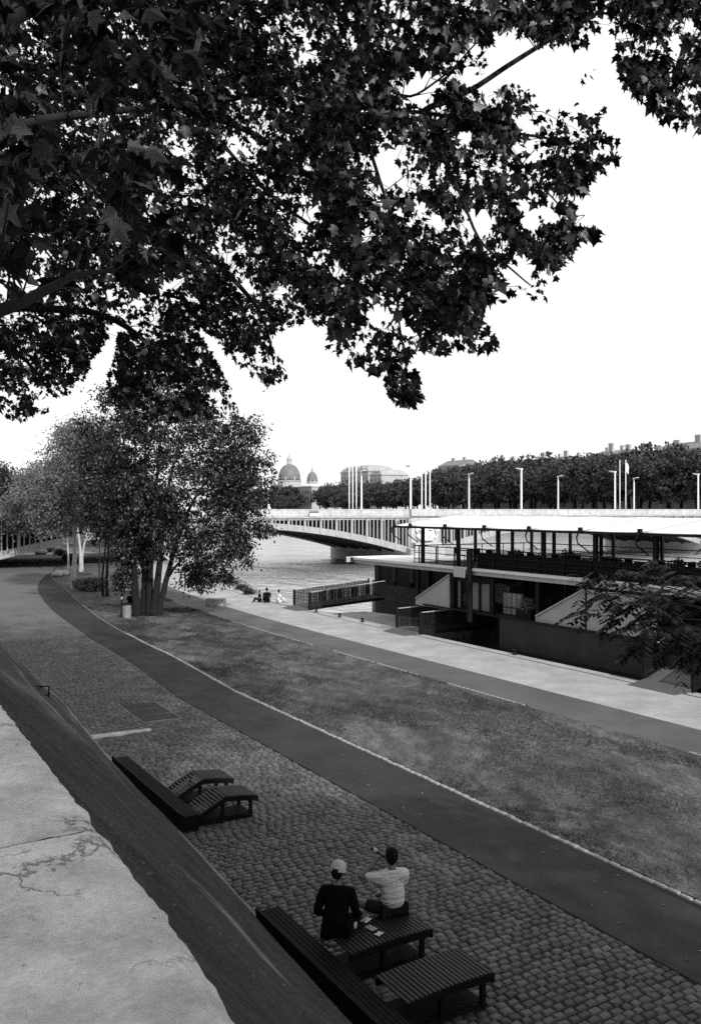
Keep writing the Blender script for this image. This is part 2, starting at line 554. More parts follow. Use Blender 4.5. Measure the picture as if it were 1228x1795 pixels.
def inst(name, mesh, parent, loc, rz=0.0, scale=None, rx=0.0, ry=0.0):
    o = bpy.data.objects.new(name, mesh); COL.objects.link(o)
    o.parent = parent; o.location = loc; o.rotation_euler = (rx, ry, rz)
    if scale is not None: o.scale = scale
    return o

# ------------------------------------------------------------------ SETTING: bank shape (bends towards the river far off)
def bend(s):
    """how far every bank line shifts to the river at distance s"""
    t = max(0.0, s - 38.0)
    return 0.0030 * t * t if t < 60 else 0.0030 * 3600 + 0.36 * (t - 60)
S_LIST = [-30, -15, 0, 4, 8, 12, 16, 20, 24, 28, 32, 36, 40, 44, 48, 52, 56, 60, 66, 72, 80, 90, 100, 115, 130, 150, 180, 220, 260, 320, 400]
def line_d(d, z=0.0, w=1.0):
    return [DS(d + w * bend(s), s) for s in S_LIST]
WATER_Z = -1.15

# measured path edges in the photo, turned to ground points, far part of the path
left_px = [(65.5,1035),(76.6,1054),(96,1074),(124,1094.7),(151,1115),(193,1137.6),(237,1165)]
right_px = [(90,1013),(108.5,1027),(135,1053),(171,1082),(198,1099),(254,1129),(298,1149)]
def edge_curve(px, d0, s_ext):
    pts = []
    for (u, v) in px:
        g = GR(u, v); pts.append(to_ds(g))
    pts = sorted(pts, key=lambda q: q[1])
    near = [(d0, s) for s in (-30, -10, 0, 5, 10, 15, 20, 24, 28) if s < pts[0][1] - 2]
    last = pts[-1]
    far = [(last[0] + 0.17 * k + 0.004 * k * k, last[1] + k) for k in (6, 14, 25, 40, 60, 90)]
    return near + pts + far
def resample(c, svals):
    ss = [p[1] for p in c]; dd = [p[0] for p in c]
    return [(float(np.interp(s, ss, dd)), s) for s in svals]
SV = [-30, -20, -10, 0] + [x for x in range(4, 130, 3)]
PATH_L = resample(edge_curve(left_px, 9.73, 0), SV)
PATH_R = resample(edge_curve(right_px, 11.66, 0), SV)
def path_l(s): return float(np.interp(s, [p[1] for p in PATH_L], [p[0] for p in PATH_L]))
def path_r(s): return float(np.interp(s, [p[1] for p in PATH_R], [p[0] for p in PATH_R]))
def foot(s):
    """embankment foot: measured, slowly leaving"""
    return float(np.interp(s, [-30, 6, 9, 12, 16, 22, 28, 36, 60, 100, 200, 400],
                              [5.2, 5.25, 5.35, 5.5, 5.68, 5.85, 6.2, 6.4, 6.0, 12, 42, 110]))
def edge(s):
    return 25.1 + bend(s) * 0.75

# near-bank ground slab with its quay wall down to the water
vs = []; fs = []
for s in S_LIST:
    for (d, z) in ((-260, -0.03), (edge(s), -0.03)):
        vs.append(DS(d, s, z))
for i in range(len(S_LIST) - 1):
    fs.append((2 * i, 2 * i + 1, 2 * i + 3, 2 * i + 2))
tag(mesh_obj("ground", vs, fs, M_soil), kind='structure')
vs = []; fs = []
for s in S_LIST:
    e = edge(s)
    for (d, z) in ((e - 0.55, -0.2), (e - 0.55, 0.006), (e, 0.006), (e, -0.14), (e + 0.02, -0.14), (e + 0.02, -3.0)):
        vs.append(DS(d, s, z))
for i in range(len(S_LIST) - 1):
    for k in range(5):
        fs.append((6 * i + k, 6 * i + k + 1, 6 * i + 6 + k + 1, 6 * i + 6 + k))
tag(mesh_obj("quay_wall", vs, fs, M_concrete), "long pale concrete quay edge wall along the river water", "quay wall", kind='structure')

# river: one sheet to the horizon
n = 6
tag(mesh_obj("river_water", [(-3000, -300, WATER_Z), (3000, -300, WATER_Z), (3000, 5000, WATER_Z), (-3000, 5000, WATER_Z)], [(0, 1, 2, 3)], M_water), kind='structure')

# asphalt path, cobble bed, lawn, grit strip, promenade
strip("asphalt_path", [DS(d, s) for d, s in PATH_L], [DS(d, s) for d, s in PATH_R], 0.0, M_asphalt)
strip("cobble_bed", [DS(foot(s) - 1.0, s) for d, s in PATH_L], [DS(d, s) for d, s in PATH_L], -0.024, M_joint)
SVL = SV
def lawn_r(s): return 18.75 + bend(s) * 0.8
def grit_r(s): return 20.95 + bend(s) * 0.75
# lawn as a finely divided uneven sheet
def lawn_sheet():
    ss = np.arange(-6, 128, 0.5); nd = 26
    V = []
    for s in ss:
        a, b = path_r(s) + 0.15, lawn_r(s)
        for k in range(nd + 1):
            d = a + (b - a) * k / nd
            p = DS(d, s)
            z = 0.012 + 0.03 * (mnoise.noise(Vector((p.x * 0.35, p.y * 0.35, 3))) + 0.4) * min(1, k / 2, (nd - k) / 2)
            V.append((p.x, p.y, z))
    Fc = []
    for i in range(len(ss) - 1):
        for k in range(nd):
            o = i * (nd + 1) + k
            Fc.append((o, o + 1, o + nd + 2, o + nd + 1))
    o = np_mesh("lawn", V, Fc, M_lawn, smooth=True)
    tag(o, kind='structure')
lawn_sheet()
strip("grit_path", [DS(lawn_r(s), s) for s in SV], [DS(grit_r(s), s) for s in SV], 0.002, M_grit)
strip("promenade", [DS(grit_r(s), s) for s in SV], [DS(edge(s) - 0.55, s) for s in SV], 0.004, M_gravel)
strip("edge_joint", [DS(edge(s) - 0.60, s) for s in SV], [DS(edge(s) - 0.53, s) for s in SV], 0.011, M_joint)
strip("far_grass", [DS(path_r(s), s) for s in (128, 160, 200, 260)], [DS(edge(s), s) for s in (128, 160, 200, 260)], 0.001, M_lawn)
# far cobbles, too fine to build
strip("far_cobbles", [DS(foot(s) - 1.0, s) for s in (44, 50, 60, 70, 80, 90, 100, 115, 127)], [DS(path_l(s), s) for s in (44, 50, 60, 70, 80, 90, 100, 115, 127)], -0.002, M_cobble_far)

# individual granite setts
def sett_template(w, l, h=0.05):
    b = 0.016
    V = [(-w/2, -l/2, -h), (w/2, -l/2, -h), (w/2, l/2, -h), (-w/2, l/2, -h),
         (-w/2, -l/2, -b), (w/2, -l/2, -b), (w/2, l/2, -b), (-w/2, l/2, -b),
         (-w/2+b, -l/2+b, 0), (w/2-b, -l/2+b, 0), (w/2-b, l/2-b, 0), (-w/2+b, l/2-b, 0)]
    Fc = [(0,1,5,4),(1,2,6,5),(2,3,7,6),(3,0,4,7),(4,5,9,8),(5,6,10,9),(6,7,11,10),(7,4,8,11),(8,9,10,11)]
    return np.array(V), np.array(Fc)
TV, TF = sett_template(1, 1)
def build_setts():
    rows = []
    s = 5.6
    r = 0
    rg = np.random.default_rng(3)
    while s < 46:
        L = 0.134 + rg.uniform(-0.006, 0.006)
        d = foot(s) - 0.9 + (0.09 if r % 2 else 0) + rg.uniform(-0.02, 0.02)
        while d < path_l(s) - 0.02:
            w = rg.uniform(0.155, 0.20)
            if d + w > path_l(s) - 0.01: w = path_l(s) - 0.01 - d
            if w > 0.06:
                rows.append((d + w / 2, s + L / 2 + rg.normal(0, 0.006) + 0.012 * math.sin(d * 2.1 + s * 0.4), w, L))
            d += w
        s += L; r += 1
    return rows, rg
setts, rg = build_setts()
def in_slot(d, s):   # hatch and concrete strip interrupt the cobbles
    return False
pave = empty("cobbled_pavement", DS(7.8, 10, 0))
tag(pave, kind='structure')
KEEP_OUT = []        # filled below: (d0,d1,s0,s1)
hd, hs = to_ds(GR(262, 1247))
KEEP_OUT.append((hd - 0.62, hd + 0.62, hs - 1.35, hs + 1.35))
cd, cs = to_ds(GR(225, 1284))
KEEP_OUT.append((5.9, to_ds(GR(272, 1283))[0], cs - 0.24, cs + 0.20))
pts = []
for (d, s, w, L) in setts:
    if any(a < d < b and c < s < e for a, b, c, e in KEEP_OUT): continue
    pts.append((d, s, w, L))
pts.sort(key=lambda q: q[1])
# those that show largest: nearest in view
def in_view(d, s):
    p = DS(d, s)
    if p.y < 1: return False
    u = 614 + F * p.x / p.y; v = HV + F * H / p.y
    return -10 < u < 1240 and v < 1800
vis = [q for q in pts if in_view(q[0], q[1]) and not (7.9 < q[1] < 12.1 and q[0] < 7.2)][:300]
visset = set(vis)
sett_meshes = []
for k in range(6):
    me = bpy.data.meshes.new("cobble")
    V = TV.copy(); V[:, 0] *= 1.0; V[:, 1] *= 1.0
    me.from_pydata([tuple(v) for v in V], [], [tuple(f) for f in TF])
    me.materials.append(M_cobble)
    sett_meshes.append(me)
def unit_sett(w, L, rg):
    b = 0.019; h = 0.05
    j = rg.normal(0, 0.006, (4, 2))
    t = rg.normal(0, 0.003, 4)
    g = 0.010
    hw, hl = w / 2 - g, L / 2 - g
    c = [(-hw, -hl), (hw, -hl), (hw, hl), (-hw, hl)]
    V = []
    for i in range(4): V.append((c[i][0] + j[i][0], c[i][1] + j[i][1], -h))
    for i in range(4): V.append((c[i][0] + j[i][0], c[i][1] + j[i][1], -0.020 + t[i]))
    for i in range(4):
        V.append((c[i][0] * (1 - b / hw) + j[i][0], c[i][1] * (1 - b / hl) + j[i][1], t[i] * 1.2 + 0.002))
    return np.array(V)
stuff_v = []; stuff_f = []; k = 0
ca, sa = math.cos(BANK), math.sin(BANK)
ob = DS(7.8, 10, 0)
shared = {}
for q in pts:
    d, s, w, L = q
    if q in visset:
        key = (round(w / 0.01), rg.integers(0, 3))
        if key not in shared:
            me = bpy.data.meshes.new("cobble")
            me.from_pydata([tuple(v) for v in unit_sett(key[0] * 0.01, 0.134, rg)], [], [tuple(f) for f in TF])
            me.materials.append(M_cobble)
            shared[key] = me
        p = DS(d, s, rg.normal(0, 0.003)) - ob
        o = inst("cobble", shared[key], pave, p, BANK + rg.normal(0, 0.03), None, rg.normal(0, 0.02), rg.normal(0, 0.02))
    else:
        V = unit_sett(w, L, rg)
        V[:, 2] += rg.normal(0, 0.004)
        X = V[:, 0] + d; Yy = V[:, 1] + s
        V = np.stack([NX * X + AX * Yy - ob.x, NY * X + AY * Yy - ob.y, V[:, 2]], 1)
        stuff_v.append(V); stuff_f.append(TF + k * 12); k += 1
o = np_mesh("cobbles", np.concatenate(stuff_v), np.concatenate(stuff_f), M_cobble, pave)
tag(o, kind='stuff')

# kerb of small pale stones between asphalt and lawn
kerb = empty("kerb_line", DS(11.7, 10, 0)); tag(kerb, kind='structure')
ko = DS(11.7, 10, 0)
kmeshes = []
for i in range(5):
    me = bpy.data.meshes.new("kerb_stone")
    V = unit_sett(0.13, 0.25, rg); V[:, 2] *= 0.9
    me.from_pydata([tuple(v) for v in V], [], [tuple(f) for f in TF]); me.materials.append(M_kerb); kmeshes.append(me)
s = 5.0
while s < 44:
    d = path_r(s) + 0.07
    inst("kerb_stone", kmeshes[int(rg.integers(0, 5))], kerb, DS(d + rg.normal(0, 0.004), s, 0.022 + rg.normal(0, 0.003)) - ko, BANK + rg.normal(0, 0.015))
    s += 0.252
# thin dashed stone line on the river side of the lawn
kerb2 = empty("edging_line", DS(18.75, 20, 0)); tag(kerb2, kind='structure')
ko2 = DS(18.75, 20, 0)
for (s0, s1) in ((13.0, 15.3), (21.5, 25.5), (27.5, 34.0), (36, 58)):
    s = s0
    while s < s1:
        inst("edging_stone", kmeshes[int(rg.integers(0, 5))], kerb2, DS(lawn_r(s) + 0.02, s, 0.03) - ko2, BANK, (0.7, 1, 1)); s += 0.26

# ------------------------------------------------------------------ embankment slope and coping
def slope_sheet():
    prof = [(0.44, 5.36), (0.5, 5.2)]
    V = []; ss = np.concatenate([np.arange(-12, 40, 0.25), np.arange(40, 200, 3.0)])
    K = 40
    for s in ss:
        f = foot(s)
        base = 0.5 + bend(s) * 0.9
        for k in range(K + 1):
            t = k / K
            d = base + (f - base) * t
            z = 5.25 * (1 - t) ** 0.96
            p = DS(d, s)
            nz = mnoise.noise(Vector((d * 1.7, s * 0.5, 0))) * 0.05 + mnoise.noise(Vector((d * 5, s * 2.0, 7))) * 0.018
            V.append((p.x, p.y, z + (nz if 0 < k < K else 0) - (0.03 if k == K else 0)))
    Fc = []
    for i in range(len(ss) - 1):
        for k in range(K):
            o = i * (K + 1) + k
            Fc.append((o, o + K + 1, o + K + 2, o + 1))
    o = np_mesh("embankment_wall", V, Fc, M_slope, smooth=True)
    tag(o, "sloping grey embankment wall streaked with dirt below the coping", "wall", kind='structure')
slope_sheet()
# lumps of mortar and stuck grit on the slope
def slope_grit():
    rg = np.random.default_rng(31); V_ = []; F_ = []; k = 0
    base = np.array([(1, 0, 0), (-0.5, 0.87, 0), (-0.5, -0.87, 0), (0.1, 0.05, 0.7)]); fb = np.array([(0, 1, 3), (1, 2, 3), (2, 0, 3)])
    for i in range(5200):
        s_ = 1.5 + 24 * rg.random() ** 1.5; t_ = rg.uniform(0.02, 0.97); d_ = 0.5 + (foot(s_) - 0.5) * t_
        z_ = 5.25 * (1 - t_) ** 0.96 + mnoise.noise(Vector((d_ * 1.7, s_ * 0.5, 0))) * 0.05
        if mnoise.noise(Vector((d_ * 0.9, s_ * 0.5, 11))) < rg.uniform(-0.3, 0.3): continue
        r_ = 0.006 + 0.020 * rg.random() ** 3
        a_ = rg.uniform(0, 6.28); B = base * r_ * np.array([1, 1, 0.9]); ca_, sa_ = math.cos(a_), math.sin(a_)
        p_ = DS(d_, s_, z_)
        V_.append(np.stack([B[:, 0] * ca_ - B[:, 1] * sa_ + p_.x, B[:, 0] * sa_ + B[:, 1] * ca_ + p_.y, B[:, 2] + p_.z], 1)); F_.append(fb + k * 4); k += 1
    o = np_mesh("slope_grit", np.concatenate(V_), np.concatenate(F_), mat("mortar_lumps", 0.085, 0.95, var=0.7, scale=9))
    tag(o, "small mortar lumps and grit stuck on the sloping embankment wall", "grit", kind='stuff')
slope_grit()
# foot kerb of the embankment: narrow pale concrete lip
mb = MB()
ss = [5, 7, 9, 11, 13, 15, 17, 19, 21, 23, 25, 28, 31, 34, 38, 44, 50]
for a, b in zip(ss[:-1], ss[1:]):
    P = []
    for s in (a, b):
        f = foot(s)
        P.append([DS(f - 0.16, s, -0.05), DS(f - 0.16, s, 0.14), DS(f - 0.02, s, 0.05), DS(f + 0.02, s, -0.05)])
    mb.add(P[0] + P[1], [(0, 1, 5, 4), (1, 2, 6, 5), (2, 3, 7, 6)])
tag(mb.build("wall_footing", mat("footing", 0.15, 0.9, var=0.4, scale=3, bump=0.4)), kind='structure')
# upper quay
tag(mesh_obj("upper_quay", [DS(-60, -40, 4.55), DS(0.0, -40, 4.55), DS(0.0, 60, 4.55), DS(20, 200, 4.55), DS(-60, 200, 4.55)], [(0, 1, 2, 3, 4)], M_grit), kind='structure')
# coping stones
cop = empty("coping", DS(0.1, 3, 4.6)); tag(cop, kind='structure')
co = DS(0.1, 3, 4.6)
def coping_block(s0, s1):
    nd, ns = 34, int((s1 - s0) / 0.018)
    V = []; g = 0.004
    for j in range(ns + 1):
        s = s0 + g + (s1 - s0 - 2 * g) * j / ns
        outer = float(np.interp(s, [-3, 0.4, 1.05, 1.7, 30], [0.47, 0.482, 0.515, 0.545, 0.75]))
        outer += 0.006 * mnoise.noise(Vector((s * 2.3, 0, 0))) + 0.009 * mnoise.noise(Vector((s * 8, 5, 0))) + 0.006 * mnoise.noise(Vector((s * 24, 5, 0)))
        for k in range(nd + 1):
            t = k / nd
            d = -0.30 + (outer + 0.30) * t
            z = 5.45 - 0.03 * max(0, (t - 0.93) / 0.07) ** 2
            z += 0.006 * mnoise.noise(Vector((d * 9, s * 9, 2))) + 0.003 * mnoise.noise(Vector((d * 30, s * 30, 4)))
            if j in (0, ns): z -= 0.006
            V.append(DS(d, s, z) - co)
        V.append(DS(outer - 0.006, s, 5.30) - co); V.append(DS(outer - 0.02, s, 4.5) - co)
    W1 = nd + 3; Fc = []
    for j in range(ns):
        for k in range(nd + 2):
            o = j * W1 + k
            Fc.append((o, o + 1, o + W1 + 1, o + W1))
    np_mesh("coping_stone", V, Fc, M_coping, cop, smooth=True)
for (a, b) in ((-1.2, 0.50), (0.50, 2.1), (2.1, 3.7), (3.7, 5.3), (5.3, 6.9)):
    coping_block(a, b)
mb = MB()
for (a, b) in ((6.9, 20), (20, 38), (38, 60)):
    mb.add([DS(-0.3, a, 4.5), DS(0.6, a, 4.5), DS(0.6 + (b > 38) * 1.4, b, 4.5), DS(-0.3, b, 4.5), DS(-0.3, a, 5.45), DS(0.6, a, 5.45), DS(0.6 + (b > 38) * 1.4, b, 5.45), DS(-0.3, b, 5.45)],
           [(0,3,2,1),(4,5,6,7),(0,1,5,4),(1,2,6,5),(2,3,7,6),(3,0,4,7)])
tag(mb.build("far_parapet", M_coping), kind='structure')

# hatch in the cobbles: three dark slabs with pale ribs, and the pale concrete strip
h = empty("ground_hatch", DS(hd, hs, 0), "dark three-slab inspection hatch with pale ribs set in the cobbles", "hatch", rz=BANK)
MB().box(-0.6, 0.6, -1.32, 1.32, -0.05, -0.004).build("hatch_bed", mat("hatch_frame", 0.14, 0.8), h)
for y in (-0.86, 0.0, 0.86):
    MB().box(-0.55, 0.55, y - 0.39, y + 0.39, -0.004, 0.006).build("hatch_slab", M_grit if False else M_asphalt, h)
c1 = to_ds(GR(272, 1283))[0]
mb = MB(); mb.prism([(5.95, -0.19), (c1 - 0.12, -0.16), (c1, -0.05), (c1 - 0.03, 0.10), (c1 - 0.5, 0.16), (5.95, 0.19)], 'z', -0.03, 0.012)
o = mb.build("concrete_strip", M_concrete)
o.location = DS(0, cs, 0); o.rotation_euler = (0, 0, BANK)
tag(o, "pale concrete strip laid across the cobbles beside the hatch", "concrete strip")
# small black metal frame on the embankment, far left
p = PX(68, 1212, 24.5)
fr = empty("handrail_frame", p, "small black metal frame standing on the embankment slope at the left edge", "metal frame", rz=BANK - 0.5)
mb = MB()
for (a, b) in (((-0.28, 0, -0.2), (-0.28, 0, 0.14)), ((0.28, 0, -0.2), (0.28, 0, 0.14)), ((-0.28, 0, 0.14), (0.28, 0, 0.14)), ((-0.28, 0, -0.1), (0.28, 0, -0.1)), ((-0.2, 0, -0.1), (0.1, 0, 0.14))):
    mb.tube([a, b], 0.022, 6)
mb.build("frame_bars", M_black, fr)

def litter():
    rg = np.random.default_rng(12); P_ = []
    while len(P_) < 260:
        s_ = 6 + 30 * rg.random() ** 1.3; d_ = rg.uniform(foot(s_) + 0.1, 11.5)
        P_.append(tuple(DS(d_, s_, 0.014)))
    n_ = len(P_); dr = rg.normal(0, 1, (n_, 3)); dr[:, 2] *= 0.1; nm = rg.normal(0, 0.25, (n_, 3)); nm[:, 2] = 1
    T = (np.array([(0, 0, 0.02), (0.35, 0.4, 0.12), (0, 1, 0.05), (-0.35, 0.45, 0.1)], dtype=np.float32), np.array([(0, 1, 2), (0, 2, 3)]))
    Vv, Ff = (lambda R_, k: ((np.einsum('nij,kj->nki', R_, T[0]) * rg.uniform(0.025, 0.07, n_)[:, None, None] + np.array(P_)[:, None, :]).reshape(-1, 3), (T[1][None] + (np.arange(n_) * k)[:, None, None]).reshape(-1, 3)))(
        (lambda y, z: (lambda yy, zz: np.stack([np.cross(yy, zz), yy, zz], axis=2))(y, (z - (z * y).sum(1, keepdims=True) * y) / (np.linalg.norm(z - (z * y).sum(1, keepdims=True) * y, axis=1, keepdims=True))))(dr / np.linalg.norm(dr, axis=1, keepdims=True), nm), 4)
    o = np_mesh("fallen_leaves", Vv, Ff, mat("dry_leaf", 0.16, 0.9, var=0.5, scale=6))
    tag(o, "small dry fallen leaves scattered over the cobbles and asphalt path", "fallen leaves", kind='stuff')
litter()

# ------------------------------------------------------------------ loungers and long benches
def make_lounger(name, flat):
    """local: +X = foot end (towards river), origin at wall end centre, length 1.28 ; width 0.71 along Y"""
    t = empty(name, (0, 0, 0))
    if flat: prof = [(0.02, 0.395), (0.35, 0.42), (0.75, 0.437), (1.30, 0.43)]
    else: prof = [(0.02, 0.20), (0.25, 0.33), (0.60, 0.50), (0.92, 0.47), (1.27, 0.42)]
    L = prof[-1][0]
    def zt(x): return float(np.interp(x, [p[0] for p in prof], [p[1] for p in prof]))
    for y in (-0.335, 0.335):
        mb = MB(); up = [(x, z - 0.012) for x, z in prof]; dn = [(x, z - 0.10) for x, z in prof][::-1]
        mb.prism(up + dn, 'y', y - 0.02, y + 0.02); mb.build("side_rail", M_timber_edge, t)
    x = 0.05
    ns = int((L - 0.06) / 0.062)
    sm = bpy.data.meshes.new("slat")
    q = MB().box(-0.021, 0.021, -0.355, 0.355, -0.012, 0.012)
    sm.from_pydata(q.v, [], q.f); sm.materials.append(M_timber)
    for i in range(ns):
        x = 0.05 + i * (L - 0.09) / (ns - 1)
        sl_ = (zt(x + 0.03) - zt(x - 0.03)) / 0.06
        inst("slat", sm, t, (x, 0, zt(x) + 0.004), 0, None, 0, -math.atan(sl_) + random.uniform(-0.02, 0.02))
    MB().box(L - 0.012, L + 0.028, -0.36, 0.36, zt(L) - 0.115, zt(L) - 0.005).build("end_board", M_timber_edge, t)
    MB().box(0.1, L - 0.1, -0.27, 0.27, 0.062, 0.08).build("under_shade_panel", M_timber_edge, t)  # dark panel added to stand in for the shade beneath the slats
    for (lx, ly) in ((L - 0.12, -0.30), (L - 0.12, 0.30), (0.55, -0.30), (0.55, 0.30)):
        MB().box(lx - 0.03, lx + 0.03, ly - 0.03, ly + 0.03, 0.0, zt(lx) - 0.09).build("leg", M_timber_edge, t)
    for y in (-0.30, 0.30):
        MB().box(0.05, L - 0.08, y - 0.022, y + 0.022, 0.015, 0.06).build("ground_rail", M_timber_edge, t)
    return t
def make_long_bench(name, L):
    t = empty(name, (0, 0, 0))
    for i, x in enumerate((-0.105, -0.035, 0.035, 0.105)):
        MB().box(x - 0.028, x + 0.028, 0, L, 0.28 + 0.0 * i, 0.305).build("slat", M_timber_edge, t)
    MB().box(0.137, 0.165, 0.0, L, 0.05, 0.31).build("front_board", M_timber_edge, t)
    MB().prism([(-0.185, 0.05), (-0.15, 0.05), (-0.175, 0.36), (-0.21, 0.36)], 'y', 0.0, L).build("back_board", M_timber_edge, t)
    for y in (0.04, L / 3, 2 * L / 3, L - 0.08):
        MB().box(-0.145, 0.135, y - 0.03, y + 0.03, 0.0, 0.277).build("trestle", M_timber_edge, t)
    return t
G1 = "slatted timber loungers on the cobbles"
l0 = make_lounger("slatted_lounger", False)
l0.location = DS(6.06, 16.75, 0.0); l0.rotation_euler = (0, 0, BANK)
tag(l0, "dark slatted timber lounger, empty, nearer of the pair beyond the two men", "lounger", G1)
l1 = copy_tree(l0); l1.location = DS(6.07, 18.05, 0.0)
tag(l1, "dark slatted timber lounger, empty, farther of the pair beyond the two men", "lounger", G1)
l2 = make_lounger("slatted_lounger", True)
l2.location = DS(5.75, 10.30, 0.0); l2.rotation_euler = (0, 0, BANK)
tag(l2, "dark flat slatted timber lounger that carries the two seated men", "lounger", G1)
l3 = copy_tree(l2); l3.location = DS(5.75, 8.98, 0.0)
tag(l3, "dark flat slatted timber lounger, empty, at the bottom edge in front of the two men", "lounger", G1)
b0 = make_long_bench("long_bench", 4.7)
b0.location = DS(5.88, 16.25, 0.0); b0.rotation_euler = (0, 0, BANK + 0.012)
tag(b0, "long low dark timber bench joining the two far loungers at the wall foot", "bench", "long benches along the wall foot")
b1 = copy_tree(b0)
b1.location = DS(5.50, 7.2, 0.0); b1.rotation_euler = (0, 0, BANK + 0.0)
tag(b1, "long low dark timber bench running out of the bottom beside the two men", "bench", "long benches along the wall foot")

# ------------------------------------------------------------------ people
def skin_obj(name, pts, edges, m, parent, root=0, sub=2, scale=1.0):
    """pts: list of (Vector, rx, ry)"""
    me = bpy.data.meshes.new(name)
    me.from_pydata([tuple(p[0]) for p in pts], edges, [])
    me.materials.append(m)
    o = bpy.data.objects.new(name, me); COL.objects.link(o)
    if parent is not None: o.parent = parent
    sk = o.modifiers.new("Skin", 'SKIN'); sk.use_smooth_shade = True
    lay = me.skin_vertices[0].data if len(me.skin_vertices) else None
    if lay is None:
        bpy.context.view_layer.objects.active = o
        bm = bmesh.new(); bm.from_mesh(me); bm.verts.layers.skin.verify(); bm.to_mesh(me); bm.free()
        lay = me.skin_vertices[0].data
    for i, p in enumerate(pts):
        lay[i].radius = (p[1], p[2]); lay[i].use_root = (i == root)
    ss_ = o.modifiers.new("Sub", 'SUBSURF'); ss_.levels = sub; ss_.render_levels = sub
    return o
def chain_edges(n, o=0): return [(o + i, o + i + 1) for i in range(n - 1)]
def hand(mb_pts, wrist, direction, palm_n, curl=0.6, size=1.0):
    """returns list of chains (points) for 4 fingers + thumb starting inside the palm"""
    d = direction.normalized(); n_ = palm_n.normalized(); side = d.cross(n_).normalized()
    chains = []
    for i, (off, ln) in enumerate(((-0.032, 0.062), (-0.011, 0.075), (0.011, 0.071), (0.031, 0.055))):
        base = wrist + d * 0.045 * size + side * off * 0.7 * size
        k = wrist + d * 0.085 * size + side * off * size
        p = [base, k]; dd = d.copy()
        for j in range(3):
            dd = (dd * math.cos(curl) + n_ * math.sin(curl)).normalized()
            p.append(p[-1] + dd * ln * (0.42, 0.32, 0.26)[j] * size)
        chains.append(p)
    b = wrist + d * 0.02 * size
    t1 = wrist + d * 0.045 * size - side * 0.045 * size + n_ * 0.01
    t2 = t1 + (d * 0.7 - side * 0.35 + n_ * 0.5).normalized() * 0.035 * size
    t3 = t2 + (d * 0.8 + n_ * 0.6).normalized() * 0.028 * size
    chains.append([b, t1, t2, t3])
    return chains
def add_limb(P, E, start, pts):
    """append points (pos, r) linked from index start; returns last index"""
    prev = start
    for (p, r) in pts:
        P.append((Vector(p), r, r)); E.append((prev, len(P) - 1)); prev = len(P) - 1
    return prev
